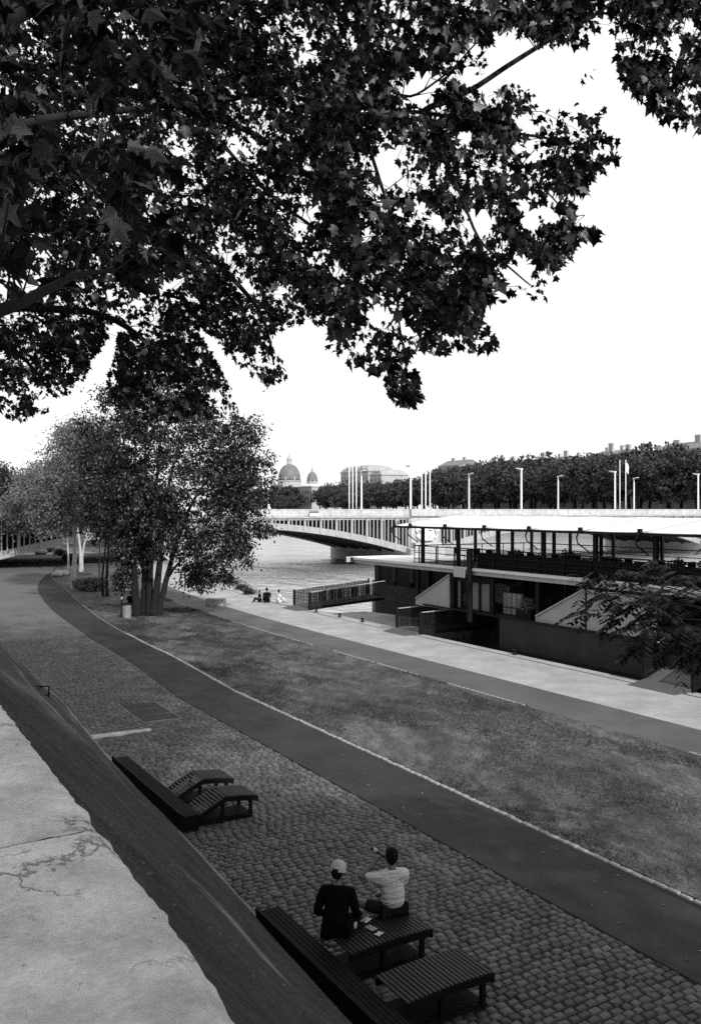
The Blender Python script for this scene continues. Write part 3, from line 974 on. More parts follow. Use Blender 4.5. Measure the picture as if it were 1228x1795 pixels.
def person_seated(name, loc, face, label, cat_group, shirt, shorts, hairless=False, L_hand=None, L_elbow=None, R_hand=None, R_elbow=None,
                  kneeL=None, footL=None, kneeR=None, footR=None, lean=(0, 0.05), head_yaw=0.0, head_pitch=0.0, sc=1.0, detail=True, cap=False, sleeves=True, long_legs=False, long_sleeves=False):
    """local frame: +Y = facing, +X = person's right... origin = seat contact; z up"""
    t = empty(name, loc, label, "person", cat_group, rz=face)
    t.scale = (sc * (1.07 if detail else 1.0), sc, sc)
    lx, ly = lean
    hip = Vector((0, 0, 0.10)); waist = Vector((lx * 0.35, ly * 0.35, 0.27)); chest = Vector((lx * 0.7, ly * 0.7, 0.43))
    sh = Vector((lx, ly, 0.555)); neck = Vector((lx * 1.05, ly * 1.1, 0.63)); hb = neck + Vector((0, 0.02, 0.06))
    sR, sL = sh + Vector((0.175, 0.0, -0.01)), sh + Vector((-0.175, 0.0, -0.01))
    # body (skin): neck, arms, legs and torso core, one surface
    P = [(hip, 0.13, 0.10), (waist, 0.115, 0.085), (chest, 0.14, 0.09), (sh + Vector((0, 0, -0.03)), 0.075, 0.055), (neck, 0.048, 0.048), (hb, 0.052, 0.052)]
    E = [(0, 1), (1, 2), (2, 3), (3, 4), (4, 5)]
    for (s_, el, hn) in ((sR, R_elbow, R_hand), (sL, L_elbow, L_hand)):
        el = Vector(el); hn = Vector(hn)
        wr = hn - (hn - el).normalized() * 0.04
        mid = (s_ + el) / 2; m2 = el + (wr - el) * 0.3
        k = add_limb(P, E, 3, [(s_, 0.052), (mid, 0.045), (el, 0.038), (m2, 0.039), (wr, 0.025), (wr + (hn - el).normalized() * 0.05, 0.030)])
        dirn = (hn - el).normalized()
        pn = Vector((-0.3 if s_ is sR else 0.3, 0.2, -1)); pn = (pn - dirn * pn.dot(dirn)).normalized()
        if detail:
            for ch in hand(None, wr, dirn, pn, 0.55):
                base = len(P)
                prev = k
                for j, q in enumerate(ch[1:]):
                    P.append((q, 0.0105 - 0.001 * j, 0.0105 - 0.001 * j)); E.append((prev, len(P) - 1)); prev = len(P) - 1
    for (sx, kn, ft) in ((1, kneeR, footR), (-1, kneeL, footL)):
        kn = Vector(kn); ft = Vector(ft)
        hj = Vector((0.09 * sx, 0.05, 0.085))
        calf = kn + (ft - kn) * 0.35
        fdir = (Vector((kn.x, kn.y, 0)) - Vector((0, 0, 0))).normalized()
        add_limb(P, E, 0, [(hj, 0.085), ((hj + kn) / 2, 0.075), (kn, 0.055), (calf, 0.055), (ft + (kn - ft) * 0.12, 0.035), (ft, 0.036), (ft + fdir * 0.13 + Vector((0, 0, -0.02)), 0.032), (ft + fdir * 0.19 + Vector((0, 0, -0.025)), 0.022)])
    skin_obj("body", P, E, M_skin, t, 0, 2 if detail else 1)
    # shirt
    g = 0.016
    P = [(hip + Vector((0, 0, 0.0)), 0.168, 0.135), (waist, 0.168, 0.125), (chest, 0.178, 0.120), (sh + Vector((0, 0, -0.035)), 0.135, 0.10), (neck + Vector((0, 0, 0.0)), 0.066, 0.066)]
    E = [(0, 1), (1, 2), (2, 3), (3, 4)]
    for (s_, el) in ((sR, R_elbow), (sL, L_elbow)):
        el = Vector(el)
        add_limb(P, E, 3, [(s_, 0.080), (s_ + (el - s_) * 0.55, 0.068), (s_ + (el - s_) * (0.75 if sleeves else 0.6), 0.060)])
        if long_sleeves:
            hn = Vector(R_hand if s_ is sR else L_hand)
            add_limb(P, E, len(P) - 1, [(el, 0.052), (el + (hn - el) * 0.45, 0.046), (el + (hn - el) * 0.66, 0.040)])
    skin_obj("shirt", P, E, shirt, t, 0, 2 if detail else 1)
    # shorts / trousers
    P = [(hip - Vector((0, 0, 0.02)), 0.150, 0.105)]; E = []
    for (sx, kn, ft) in ((1, kneeR, footR), (-1, kneeL, footL)):
        kn = Vector(kn); ft = Vector(ft); hj = Vector((0.09 * sx, 0.05, 0.09))
        add_limb(P, E, 0, [(hj, 0.100), (hj + (kn - hj) * 0.5, 0.090), (hj + (kn - hj) * (0.95 if long_legs else 0.66), 0.078)] + ([(kn, 0.07), (kn + (ft - kn) * 0.5, 0.058), (kn + (ft - kn) * 0.9, 0.05)] if long_legs else []))
    skin_obj("shorts" if not long_legs else "trousers", P, E, shorts, t, 0, 2 if detail else 1)
    # head
    hc = hb + Vector((0, 0.015 + 0.03 * head_pitch, 0.105))
    he = empty("head", hc, rz=head_yaw); he.parent = t; he.rotation_euler = (head_pitch, 0, head_yaw)
    n1, n2 = (24, 18) if detail else (10, 8)
    mb = MB(); mb.ball((0, 0, 0), 1.0, n1, n2)
    V = []
    for (x, y, z) in mb.v:
        X, Y, Z = x * 0.077, y * 0.093, z * 0.118
        if z < 0:                       # jaw narrows, chin forward
            k = 1 - 0.34 * (-z) ** 1.2; X *= k; Y = Y * (1 - 0.20 * (-z)) + 0.018 * (-z)
        if y > 0.75 and abs(x) < 0.45: Y -= 0.004
        if y > 0.5 and 0.0 < z < 0.28 and 0.18 < abs(x) < 0.6: Y -= 0.007   # eye sockets
        V.append((X, Y, Z))
    mb.v = V
    hd_ = mb.build("skull", M_skin, he, True)
    if detail:
        mb = MB(); mb.add([(-0.006, 0.088, 0.022), (0.006, 0.088, 0.022), (0.016, 0.090, -0.022), (-0.016, 0.090, -0.022), (0, 0.118, -0.016), (0, 0.092, -0.030)],
                          [(0, 1, 4), (0, 4, 3), (1, 2, 4), (3, 4, 5), (4, 2, 5)]); mb.build("nose", M_skin, he)
        MB().ball((0, 0.084, -0.052), 0.02, 10, 6, (1.1, 0.5, 0.35)).build("mouth", M_dark_cloth if False else M_skin, he, True)
        for sx in (-1, 1):
            MB().ball((sx * 0.030, 0.083, 0.014), 0.011, 10, 6).build("eye", M_white, he, True)
            MB().ball((sx * 0.078, -0.005, -0.002), 0.03, 10, 8, (0.35, 0.6, 1.0)).build("ear", M_skin, he, True)
    # hair cap
    mb = MB(); mb.ball((0, 0, 0), 1.0, n1 * 2 if detail else n1, n2 * 2 if detail else n2)
    keep = []
    V = []
    for i, (x, y, z) in enumerate(mb.v):
        r = 1.0 + (0.05 * mnoise.noise(Vector((x * 5, y * 5, z * 5 + loc[0]))) if detail else 0)
        X, Y, Z = x * 0.088 * r, (y * 0.102 - 0.008) * r, z * 0.128 * r + 0.004
        if z < 0: Xk = 1 - 0.28 * (-z) ** 1.3; X *= Xk
        V.append((X, Y, Z))
    fs_ = [f for f in mb.f if all((mb.v[i][2] > (-0.86 if mb.v[i][1] < -0.1 else -0.3) and (mb.v[i][1] < 0.20 or mb.v[i][2] > 0.42) and (mb.v[i][2] > -0.1 or abs(mb.v[i][0]) < 0.93 or mb.v[i][1] < -0.2)) for i in f)]
    h_ = mesh_obj("hair", V, fs_, M_hair, he, True)
    if cap:
        mb = MB(); prof = [(0.105, -0.005), (0.108, 0.03), (0.103, 0.075), (0.085, 0.118), (0.05, 0.146), (0.012, 0.155)]
        nn = 24; vs_ = []; fs2 = []
        for r, z in prof:
            for k in range(nn):
                th = 2 * math.pi * k / nn
                vs_.append((r * 0.93 * math.cos(th), r * 1.08 * math.sin(th) - 0.008, z))
        for i in range(len(prof) - 1):
            for k in range(nn):
                th = (math.degrees(2 * math.pi * k / nn) % 360)
                if i == 0 and 245 < th < 295: continue     # strap opening at the back
                fs2.append((i * nn + k, i * nn + (k + 1) % nn, (i + 1) * nn + (k + 1) % nn, (i + 1) * nn + k))
        fs2.append(tuple(range((len(prof) - 1) * nn, len(prof) * nn)))
        mesh_obj("cap_crown", vs_, fs2, M_cap, he, True)
        mb = MB(); out = [(0.085 * math.cos(a), 0.085 + 0.095 * math.sin(a)) for a in np.linspace(0, math.pi, 11)]
        mb.prism([(x, y) for x, y in out], 'z', 0.0, 0.008); mb.build("cap_brim", M_cap, he)
    return t
GM = "two men seated on the lounger"
# pale-shirt man, drinking, back to us, turned a little left
pw = Vector((0.61, 12.50, 0.445))
fa = math.radians(22)      # facing rotation: +Y turned towards -X
person_seated("person", pw, fa, "short-haired man in a tight pale t-shirt drinking from a dark bottle, back turned", GM, M_shirt, M_shorts,
              R_elbow=(0.21, 0.17, 0.30), R_hand=(0.05, 0.36, 0.20), L_elbow=(-0.43, 0.13, 0.56), L_hand=(-0.14, 0.20, 0.735),
              kneeL=(-0.46, 0.28, 0.17), footL=(-0.18, 0.50, 0.03), kneeR=(0.30, 0.46, 0.15), footR=(0.02, 0.62, 0.03),
              lean=(0.0, 0.05), head_yaw=0.35, head_pitch=0.22, sc=1.03)
R = Matrix.Rotation(fa, 4, 'Z')
def loc2w(base, rot, p, sc=1.03): return Vector(base) + rot @ (Vector(p) * sc)
# dark bottle held to the mouth
m0 = loc2w(pw, R, (-0.05, 0.165, 0.755)); m1 = loc2w(pw, R, (-0.255, 0.285, 0.905))
ax = (m1 - m0); Lb = ax.length; ax.normalize()
bt = empty("bottle", m0, "small dark glass bottle tipped to the mouth of the man in the pale shirt", "bottle")
bt.rotation_mode = 'QUATERNION'; bt.rotation_quaternion = ax.to_track_quat('Z', 'Y')
MB().lathe([(0.011, 0), (0.013, 0.02), (0.013, 0.08), (0.030, 0.12), (0.033, 0.14), (0.033, 0.235), (0.028, 0.245)], n=14).build("bottle_glass", M_bottle, bt, True)
MB().lathe([(0.0335, 0.150), (0.0338, 0.152), (0.0338, 0.205), (0.0335, 0.207)], n=14).build("bottle_label", M_cap, bt, True)
# black-clothed man with a cap
pb = Vector((-0.20, 11.98, 0.40))
fb = math.radians(-12)
person_seated("person", pb, fb, "man in black clothes and a pale backwards-strapped cap sitting on the lounger, back turned", GM, M_dark_cloth, M_dark_cloth,
              R_elbow=(0.26, 0.08, 0.28), R_hand=(0.27, 0.36, 0.22), L_elbow=(-0.27, 0.06, 0.27), L_hand=(-0.08, 0.34, 0.20),
              kneeL=(-0.22, 0.48, 0.16), footL=(-0.30, 0.58, -0.35), kneeR=(0.20, 0.52, 0.18), footR=(0.16, 0.66, -0.35),
              lean=(-0.02, 0.20), head_yaw=-0.25, head_pitch=-0.35, sc=1.0, cap=True, long_sleeves=True)
# snack things on the lounger
def on_lounger(u, v, z=0.452): return GR(u, v, z)
p = on_lounger(621, 1628)
cpo = empty("paper_cup", p, "small round pale cup with a white lid on the lounger between the men", "cup")
MB().lathe([(0.026, 0.002), (0.034, 0.07)], n=14).build("cup_body", M_paper, cpo, True)
MB().lathe([(0.037, 0.0705), (0.037, 0.078), (0.033, 0.082)], n=14).build("cup_lid", M_white, cpo, True)
def crumple(name, loc, sx, sy, sz, seed, label, m, cat):
    V = []; Fc = []; n_ = 9
    for i in range(n_):
        for j in range(n_):
            x = (i / (n_ - 1) - 0.5) * sx; y = (j / (n_ - 1) - 0.5) * sy
            z = sz * (0.5 + 0.8 * mnoise.noise(Vector((i * 0.7, j * 0.7, seed)))) * (0.4 + 0.6 * math.sin(math.pi * i / (n_ - 1)) * math.sin(math.pi * j / (n_ - 1)))
            V.append((x + 0.012 * mnoise.noise(Vector((i, j, seed + 3))), y + 0.012 * mnoise.noise(Vector((i, j, seed + 9))), max(0.004, z)))
    for i in range(n_ - 1):
        for j in range(n_ - 1): Fc.append((i * n_ + j, (i + 1) * n_ + j, (i + 1) * n_ + j + 1, i * n_ + j + 1))
    o = mesh_obj(name, V, Fc, m); o.location = loc; o.rotation_euler = (0, 0, seed)
    tag(o, label, cat, "crumpled wrappers on the lounger")
    so = o.modifiers.new("Solid", 'SOLIDIFY'); so.thickness = 0.003
    return o
crumple("snack_wrapper", on_lounger(641, 1614), 0.16, 0.11, 0.05, 1.0, "crumpled bright wrapper nearest the knee of the man in the pale shirt", M_paper, "wrapper")
crumple("snack_wrapper", on_lounger(650, 1628), 0.16, 0.10, 0.04, 2.3, "crumpled grey wrapper in the middle of the snacks on the lounger", M_cap, "wrapper")
crumple("snack_wrapper", on_lounger(664, 1638), 0.12, 0.08, 0.04, 4.1, "crumpled pale wrapper nearest the slatted side of the lounger", M_paper, "wrapper")

# ------------------------------------------------------------------ plants
def leaf_outline():
    """five-lobed plane leaf, petiole at origin, tip at +Y, about 1 wide"""
    pts_ = [(0.0, 0.0), (0.16, -0.08), (0.42, -0.02), (0.30, 0.20), (0.55, 0.42), (0.24, 0.50), (0.0, 1.0),
            (-0.24, 0.50), (-0.55, 0.42), (-0.30, 0.20), (-0.42, -0.02), (-0.16, -0.08)]
    return pts_
LO = leaf_outline()
def plane_leaf_template():
    V = [(0.0, 0.30, 0.10)] + [(x, y, -0.34 * abs(x) * 1.4 - 0.30 * max(0, y - 0.35)) for x, y in LO]
    k = len(LO)
    Fc = [(0, 1 + i, 1 + (i + 1) % k) for i in range(k)]
    V += [(-0.012, -0.35, 0.06), (0.012, -0.35, 0.06), (0.0, 0.05, 0.0)]
    Fc.append((13, 14, 15))
    return np.array(V, dtype=np.float32), np.array(Fc, dtype=np.int32)
PLV, PLF = plane_leaf_template()
def rhomb_template(w=0.5):
    V = [(0, 0, 0), (w / 2, 0.45, -0.06), (0, 1, -0.12), (-w / 2, 0.45, -0.06)]
    return np.array(V, dtype=np.float32), np.array([(0, 1, 2), (0, 2, 3)], dtype=np.int32)
def rot_frames(dirs, normals):
    y = dirs / np.linalg.norm(dirs, axis=1, keepdims=True)
    z = normals - (normals * y).sum(1, keepdims=True) * y
    z /= np.linalg.norm(z, axis=1, keepdims=True) + 1e-9
    x = np.cross(y, z)
    return np.stack([x, y, z], axis=2)     # columns
def scatter(template, pos, dirs, norms, size, wid=None):
    TVv, TFf = template
    Rm = rot_frames(dirs, norms)
    if wid is not None:
        TT = TVv[None] * np.stack([wid, np.ones_like(wid), wid * 0 + 1], 1)[:, None, :]
        TT[:, :, 2] *= (0.3 + 1.6 * (wid[:, None] - 0.6))
        V = np.einsum('nij,nkj->nki', Rm, TT) * size[:, None, None] + pos[:, None, :]
    else:
        V = np.einsum('nij,kj->nki', Rm, TVv) * size[:, None, None] + pos[:, None, :]
    k = len(TVv)
    Fc = TFf[None] + (np.arange(len(pos)) * k)[:, None, None]
    return V.reshape(-1, 3), Fc.reshape(-1, 3)
def bez(p0, p1, p2, n_):
    return [p0 * (1 - t) ** 2 + p1 * 2 * t * (1 - t) + p2 * t * t for t in [i / n_ for i in range(n_ + 1)]]

# --- plane trees on the upper quay whose boughs hang over the picture
poly_main = [(-260,-1100),(-260,760),(20,745),(60,732),(92,722),(118,700),(150,668),(165,625),(185,598),(200,560),(214,562),(205,600),(196,640),(185,680),(205,715),(260,735),(300,742),(350,728),(400,738),(425,715),(400,670),(372,620),(348,580),(356,575),(388,612),(420,652),(428,678),(462,686),(505,660),(492,620),(478,590),(512,570),(540,560),(562,575),(560,602),(592,622),(612,643),(650,650),(672,665),(678,700),(715,718),(742,707),(738,668),(712,640),(735,612),(768,628),(792,612),(830,622),(862,612),(892,622),(880,600),(845,572),(850,545),(900,522),(925,535),(982,522),(988,500),(962,480),(1003,455),(1010,428),(1055,420),(1052,400),(1002,396),(1012,362),(990,342),(1030,338),(1045,302),(1080,292),(1085,245),(1058,236),(1050,212),(1075,192),(1038,150),(1060,112),(1045,73),(1055,20),(1040,-1100)]
poly_tr = [(1050,-1100),(1066,60),(1085,130),(1105,165),(1142,190),(1160,216),(1200,232),(1300,255),(1420,200),(1600,60),(1750,-100),(1750,-1100)]
def in_poly(P, x, y):
    inside = np.zeros(len(x), dtype=bool)
    j = len(P) - 1
    for i in range(len(P)):
        xi, yi = P[i]; xj, yj = P[j]
        c = ((yi > y) != (yj > y)) & (x < (xj - xi) * (y - yi) / (yj - yi + 1e-9) + xi)
        inside ^= c; j = i
    return inside
holes = [(700,262,16,1),(668,292,24,1),(815,240,14,1),(980,150,42,1),(900,95,38,1),(740,150,30,1),(660,555,18,1),(692,598,12,1),(640,600,8,1),(920,215,18,1),(905,265,14,1),(1060,90,22,1),
         (1040,170,26,1),(930,385,18,1),(960,380,14,1),(850,395,20,1),(735,360,14,1),(550,365,12,1),(540,100,15,1),(415,262,12,1),(430,505,14,1),(490,510,14,1),(900,480,22,1),(925,470,14,1),(600,480,12,1),
         (130,345,10,1),(395,275,10,1),(535,295,8,1),(870,130,18,1),(1010,110,20,1),(640,420,12,1),(560,590,20,1)]
def ndist(u, v, seed=0.0, sc=95.0):
    return mnoise.noise(Vector((u / sc, v / sc, seed)))
TREE_A = Vector((-5.2, 4.0, 4.55)); TREE_B = Vector((-11.5, 14.0, 4.55))
def crown_sprays():
    rg = np.random.default_rng(21)
    out = []
    N = 9100
    tries = 0
    while len(out) < N and tries < 130000:
        tries += 1
        u = rg.uniform(-260, 1750); v = rg.uniform(-1050, 740)
        if v < -60 and rg.random() < 0.66: continue
        if u < -40 and rg.random() < 0.5: continue
        if u > 1250 and rg.random() < 0.5: continue
        if not (in_poly(poly_main, np.array([u]), np.array([v]))[0] or in_poly(poly_tr, np.array([u]), np.array([v]))[0]): continue
        if any((u - a) ** 2 + (v - b) ** 2 < (r * 1.5) ** 2 for a, b, r, _ in holes): continue
        nn = ndist(u, v)
        lim = -0.04 if u > 640 else 0.20
        if v > 430 and u <= 640: lim = 0.08
        if nn > lim and rg.random() < 0.72: continue
        if u > 560 and v < 660:
            if rg.random() < 0.25: continue
            Y = rg.uniform(8.5, 13.5) if rg.random() < 0.75 else rg.uniform(13, 18)
        elif v > 520 and u < 560:
            Y = rg.uniform(15, 23)
        elif u < 330 and rg.random() < 0.02:
            Y = rg.uniform(4.2, 6.0)
        elif v < -60:
            Y = rg.uniform(9, 16)
        else:
            Y = 9.5 + 13.5 * rg.random() ** 0.75
        out.append((u, v, Y))
    return out, rg
sprays, rg2 = crown_sprays()
def build_planes():
    rg = rg2
    P = []; Dn = []; Nn = []; Sz = []; owner = []
    twigsA, twigsB = [], []
    for (u, v, Y) in sprays:
        c = PX(u, v, Y)
        own = 0 if Y < 11.5 else 1
        base = TREE_A if own == 0 else TREE_B
        out = Vector((c.x - base.x, c.y - base.y, 0)); out.normalize()
        ln = rg.uniform(0.35, 0.75) if Y > 6.5 else 0.4
        dirv = (out * rg.uniform(0.3, 1.0) + Vector((rg.normal(0, 0.45), rg.normal(0, 0.45), rg.uniform(-0.75, 0.25)))).normalized()
        p0 = c - dirv * ln / 2; p2 = c + dirv * ln / 2
        p1 = (p0 + p2) / 2 + Vector((0, 0, 0.08))
        (twigsA if own == 0 else twigsB).append((p0, p1, p2, Y))
        k = int(rg.integers(7, 12)) + (3 if Y > 14 else 0)
        for i in range(k):
            t = (i + rg.uniform(0, 0.8)) / k
            q = p0.lerp(p2, t) + Vector((0, 0, 0.06 * math.sin(math.pi * t)))
            side = dirv.cross(Vector((0, 0, 1))).normalized() * (1 if i % 2 else -1)
            ld = (dirv * rg.uniform(0.2, 0.9) + side * rg.uniform(0.3, 1.1) + Vector((rg.normal(0, 0.3), rg.normal(0, 0.3), rg.uniform(-1.3, 0.1)))).normalized()
            sz = (0.065 + 0.11 * rg.random() ** 1.4) * (1.7 if v < -330 else 1) if Y > 6.5 else rg.uniform(0.10, 0.15)
            q = q + ld * sz * 0.45
            uu = 614 + F * q.x / q.y; vv = HV - F * (q.z - H) / q.y
            P.append(q); Dn.append(ld); Nn.append((rg.normal(0, 0.8), rg.normal(0, 0.8), rg.uniform(-0.3, 1.0))); Sz.append(sz); owner.append(own)
    P = np.array([tuple(p) for p in P]); Dn = np.array([tuple(p) for p in Dn]); Nn = np.array(Nn); Sz = np.array(Sz); owner = np.array(owner)
    cen = P + Dn * Sz[:, None] * 0.4
    U = 614 + F * cen[:, 0] / cen[:, 1]; V = HV - F * (cen[:, 2] - H) / cen[:, 1]
    ok = in_poly(poly_main, U, V) | in_poly(poly_tr, U, V) | (V < -20)
    for a, b, r, _ in holes:
        ok &= ((U - a) ** 2 + (V - b) ** 2) > (r * 0.85) ** 2
    P, Dn, Nn, Sz, owner, U, V = P[ok], Dn[ok], Nn[ok], Sz[ok], owner[ok], U[ok], V[ok]
    return P, Dn, Nn, Sz, owner, U, V, twigsA, twigsB
P, Dn, Nn, Sz, owner, U, V, twA, twB = build_planes()
print("plane leaves", len(P))
treeA = empty("plane_tree", TREE_A, "plane tree whose big-leaved boughs hang over the upper right and top of the picture", "tree", "plane trees on the upper quay")
treeB = empty("plane_tree", TREE_B, "plane tree farther along the upper quay, its finer boughs drooping at the upper left", "tree", "plane trees on the upper quay")
leaf_mesh = bpy.data.meshes.new("leaf")
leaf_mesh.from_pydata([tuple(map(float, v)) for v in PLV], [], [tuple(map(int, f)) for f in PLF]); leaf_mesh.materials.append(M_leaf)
for own, root in ((0, treeA), (1, treeB)):
    idx = np.where(owner == own)[0]
    size_px = Sz[idx] / P[idx, 1]
    vism = (U[idx] > 0) & (U[idx] < 1228) & (V[idx] > 0)
    # nearest and in front of the sky first
    order = idx[np.argsort(-(size_px * vism))]
    big = order[:300]; rest = order[300:]
    Rm = rot_frames(Dn[big], Nn[big])
    for i, b in enumerate(big):
        o = bpy.data.objects.new("leaf", leaf_mesh); COL.objects.link(o); o.parent = root
        M = Matrix([[*map(float, Rm[i][0])], [*map(float, Rm[i][1])], [*map(float, Rm[i][2])]]).to_4x4()
        M = Matrix.Translation(Vector(map(float, P[b])) - root.location) @ M @ Matrix.Diagonal((float(Sz[b]) * random.uniform(0.65, 1.15), float(Sz[b]), float(Sz[b]) * random.uniform(0.4, 1.6), 1))
        o.matrix_local = M
    Vv, Ff = scatter((PLV, PLF), P[rest] - np.array(root.location), Dn[rest], Nn[rest], Sz[rest], np.random.default_rng(2).uniform(0.6, 1.2, len(rest)))
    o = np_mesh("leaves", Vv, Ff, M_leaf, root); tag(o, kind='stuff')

# limbs: drawn in the photo as long dark boughs
def limb(mb, pts, r0, r1, base, n=7):
    pts = [Vector(p) for p in pts]
    # smooth through the points
    out = []
    for i in range(len(pts) - 1):
        a = pts[max(0, i - 1)]; b = pts[i]; c = pts[i + 1]; d = pts[min(len(pts) - 1, i + 2)]
        for k in range(6):
            t = k / 6
            out.append(0.5 * ((2 * b) + (c - a) * t + (2 * a - 5 * b + 4 * c - d) * t * t + (-a + 3 * b - 3 * c + d) * t ** 3))
    out.append(pts[-1])
    k = len(out)
    for i in range(1, k - 1):
        out[i] = out[i] + Vector((mnoise.noise(out[i] * 1.3), mnoise.noise(out[i] * 1.3 + Vector((9, 0, 0))), mnoise.noise(out[i] * 1.3 + Vector((0, 9, 0))))) * 0.05
    rad = [r0 + (r1 - r0) * (i / (k - 1)) ** 0.8 for i in range(k)]
    mb.tube([p - base for p in out], rad, n)
    return out
mA = MB(); mB = MB(); skA = []; skB = []
mA.tube([Vector((0, 0, 0)), Vector((0.05, 0, 1.2)), Vector((0.1, 0.1, 2.6)), Vector((0.3, 0.3, 3.6))], [0.42, 0.34, 0.30, 0.26], 14)
mB.tube([Vector((0, 0, 0)), Vector((0.05, 0, 1.5)), Vector((0.1, 0.1, 3.0)), Vector((0.3, 0.1, 4.5)), Vector((0.5, 0.2, 7))], [0.45, 0.38, 0.33, 0.28, 0.2], 14)
fork = TREE_A + Vector((0.3, 0.3, 3.6)); forkB = TREE_B + Vector((0.3, 0.1, 4.4)); forkB2 = TREE_B + Vector((0.5, 0.2, 6.9))
skA += limb(mA, [fork, PX(-380, 330, 5.5), PX(60, 215, 9.5), PX(330, 180, 12), PX(480, 165, 12.5), PX(620, 200, 12), PX(740, 196, 11.4), PX(860, 222, 10.8), PX(980, 250, 11.2)], 0.065, 0.014, TREE_A)
skA += limb(mA, [PX(740, 196, 10.4), PX(860, 130, 10.6), PX(1010, 40, 10.8), PX(1130, -10, 11), PX(1250, 60, 11)], 0.04, 0.015, TREE_A)
skA += limb(mA, [PX(330, 180, 12), PX(460, 330, 12), PX(600, 430, 11), PX(740, 500, 10.2), PX(840, 560, 10.4)], 0.03, 0.012, TREE_A)
skA += limb(mA, [PX(620, 200, 10), PX(660, 300, 10.1), PX(690, 420, 10.2), PX(700, 560, 10.2), PX(712, 660, 10.2)], 0.026, 0.008, TREE_A)
skA += limb(mA, [PX(740, 196, 10.4), PX(800, 320, 10.2), PX(850, 430, 10.1), PX(930, 500, 10)], 0.03, 0.008, TREE_A)
skA += limb(mA, [fork, PX(-420, 250, 5), PX(-100, 80, 6), PX(200, -40, 8), PX(500, -90, 9.5), PX(800, -120, 10.5), PX(1300, -300, 11), PX(1600, -350, 11)], 0.12, 0.03, TREE_A)
skA += limb(mA, [fork, PX(-500, 620, 4.2), PX(-60, 560, 4.4), PX(75, 515, 4.8), PX(135, 488, 5.1), PX(200, 476, 5.4)], 0.06, 0.012, TREE_A)
skA += limb(mA, [PX(60, 215, 9.5), PX(160, 330, 11), PX(260, 420, 12), PX(350, 480, 12.5)], 0.025, 0.012, TREE_A)
skA += limb(mA, [PX(860, 222, 10.8), PX(940, 320, 10.6), PX(1000, 390, 10.4)], 0.02, 0.006, TREE_A)
skA += limb(mA, [PX(655, 135, 10), PX(720, 170, 10), PX(790, 120, 10.2), PX(850, 60, 10.2)], 0.02, 0.008, TREE_A)
skB += limb(mB, [forkB, PX(-100, 560, 15), PX(60, 540, 16), PX(200, 560, 17), PX(300, 640, 18.5), PX(340, 700, 19)], 0.14, 0.02, TREE_B)
skB += limb(mB, [forkB, PX(-120, 420, 15), PX(120, 400, 16), PX(320, 420, 17), PX(450, 540, 18), PX(480, 640, 18.5)], 0.15, 0.02, TREE_B)
skB += limb(mB, [forkB2, PX(-100, 200, 15), PX(200, 160, 16), PX(450, 240, 17), PX(620, 380, 17)], 0.16, 0.03, TREE_B)
skB += limb(mB, [forkB2, PX(0, 0, 16), PX(300, -60, 17), PX(700, 40, 16)], 0.14, 0.03, TREE_B)
skB += limb(mB, [PX(-100, 560, 15), PX(30, 620, 16.5), PX(90, 690, 18)], 0.06, 0.02, TREE_B)
def join_twigs(mb, tw, sk, base, maxd):
    S = np.array([tuple(p) for p in sk])
    for (p0, p1, p2, Y) in tw:
        d2 = ((S - np.array(tuple(p0))) ** 2).sum(1)
        j = int(np.argmin(d2)); q = Vector(map(float, S[j]))
        qq = (q + p0) / 2; uu = np.array([614 + F * qq.x / qq.y]); vv = np.array([HV - F * (qq.z - H) / qq.y])
        okk = True
        for w in (qq, p0, p1, p2):
            uu = np.array([614 + F * w.x / w.y]); vv = np.array([HV - F * (w.z - H) / w.y])
            okk = okk and bool(in_poly(poly_main, uu, vv)[0] or in_poly(poly_tr, uu, vv)[0]) and not any((uu[0] - a) ** 2 + (vv[0] - b) ** 2 < r * r for a, b, r, _ in holes)
        if not okk: continue
        if d2[j] < maxd ** 2:
            mid = (q + p0) / 2 + Vector((0, 0, 0.12 * (q - p0).length)) + Vector((random.uniform(-.2, .2), random.uniform(-.2, .2), random.uniform(-.1, .2)))
            mb.tube([q - base, mid - base, p0 - base, p2 - base], [0.008, 0.006, 0.004, 0.002], 3, cap=False)
        else:
            mb.tube([p0 - base, p1 - base, p2 - base], [0.004, 0.004, 0.002], 3, cap=False)
mb = MB(); join_twigs(mb, twA, skA, TREE_A, 0.75); o = mb.build("twigs", M_bark, treeA); tag(o, kind='stuff')
mb = MB(); join_twigs(mb, twB, skB, TREE_B, 1.0); o = mb.build("twigs", M_bark, treeB); tag(o, kind='stuff')
mA.build("trunk", M_bark, treeA, True); mB.build("trunk", M_bark, treeB, True)

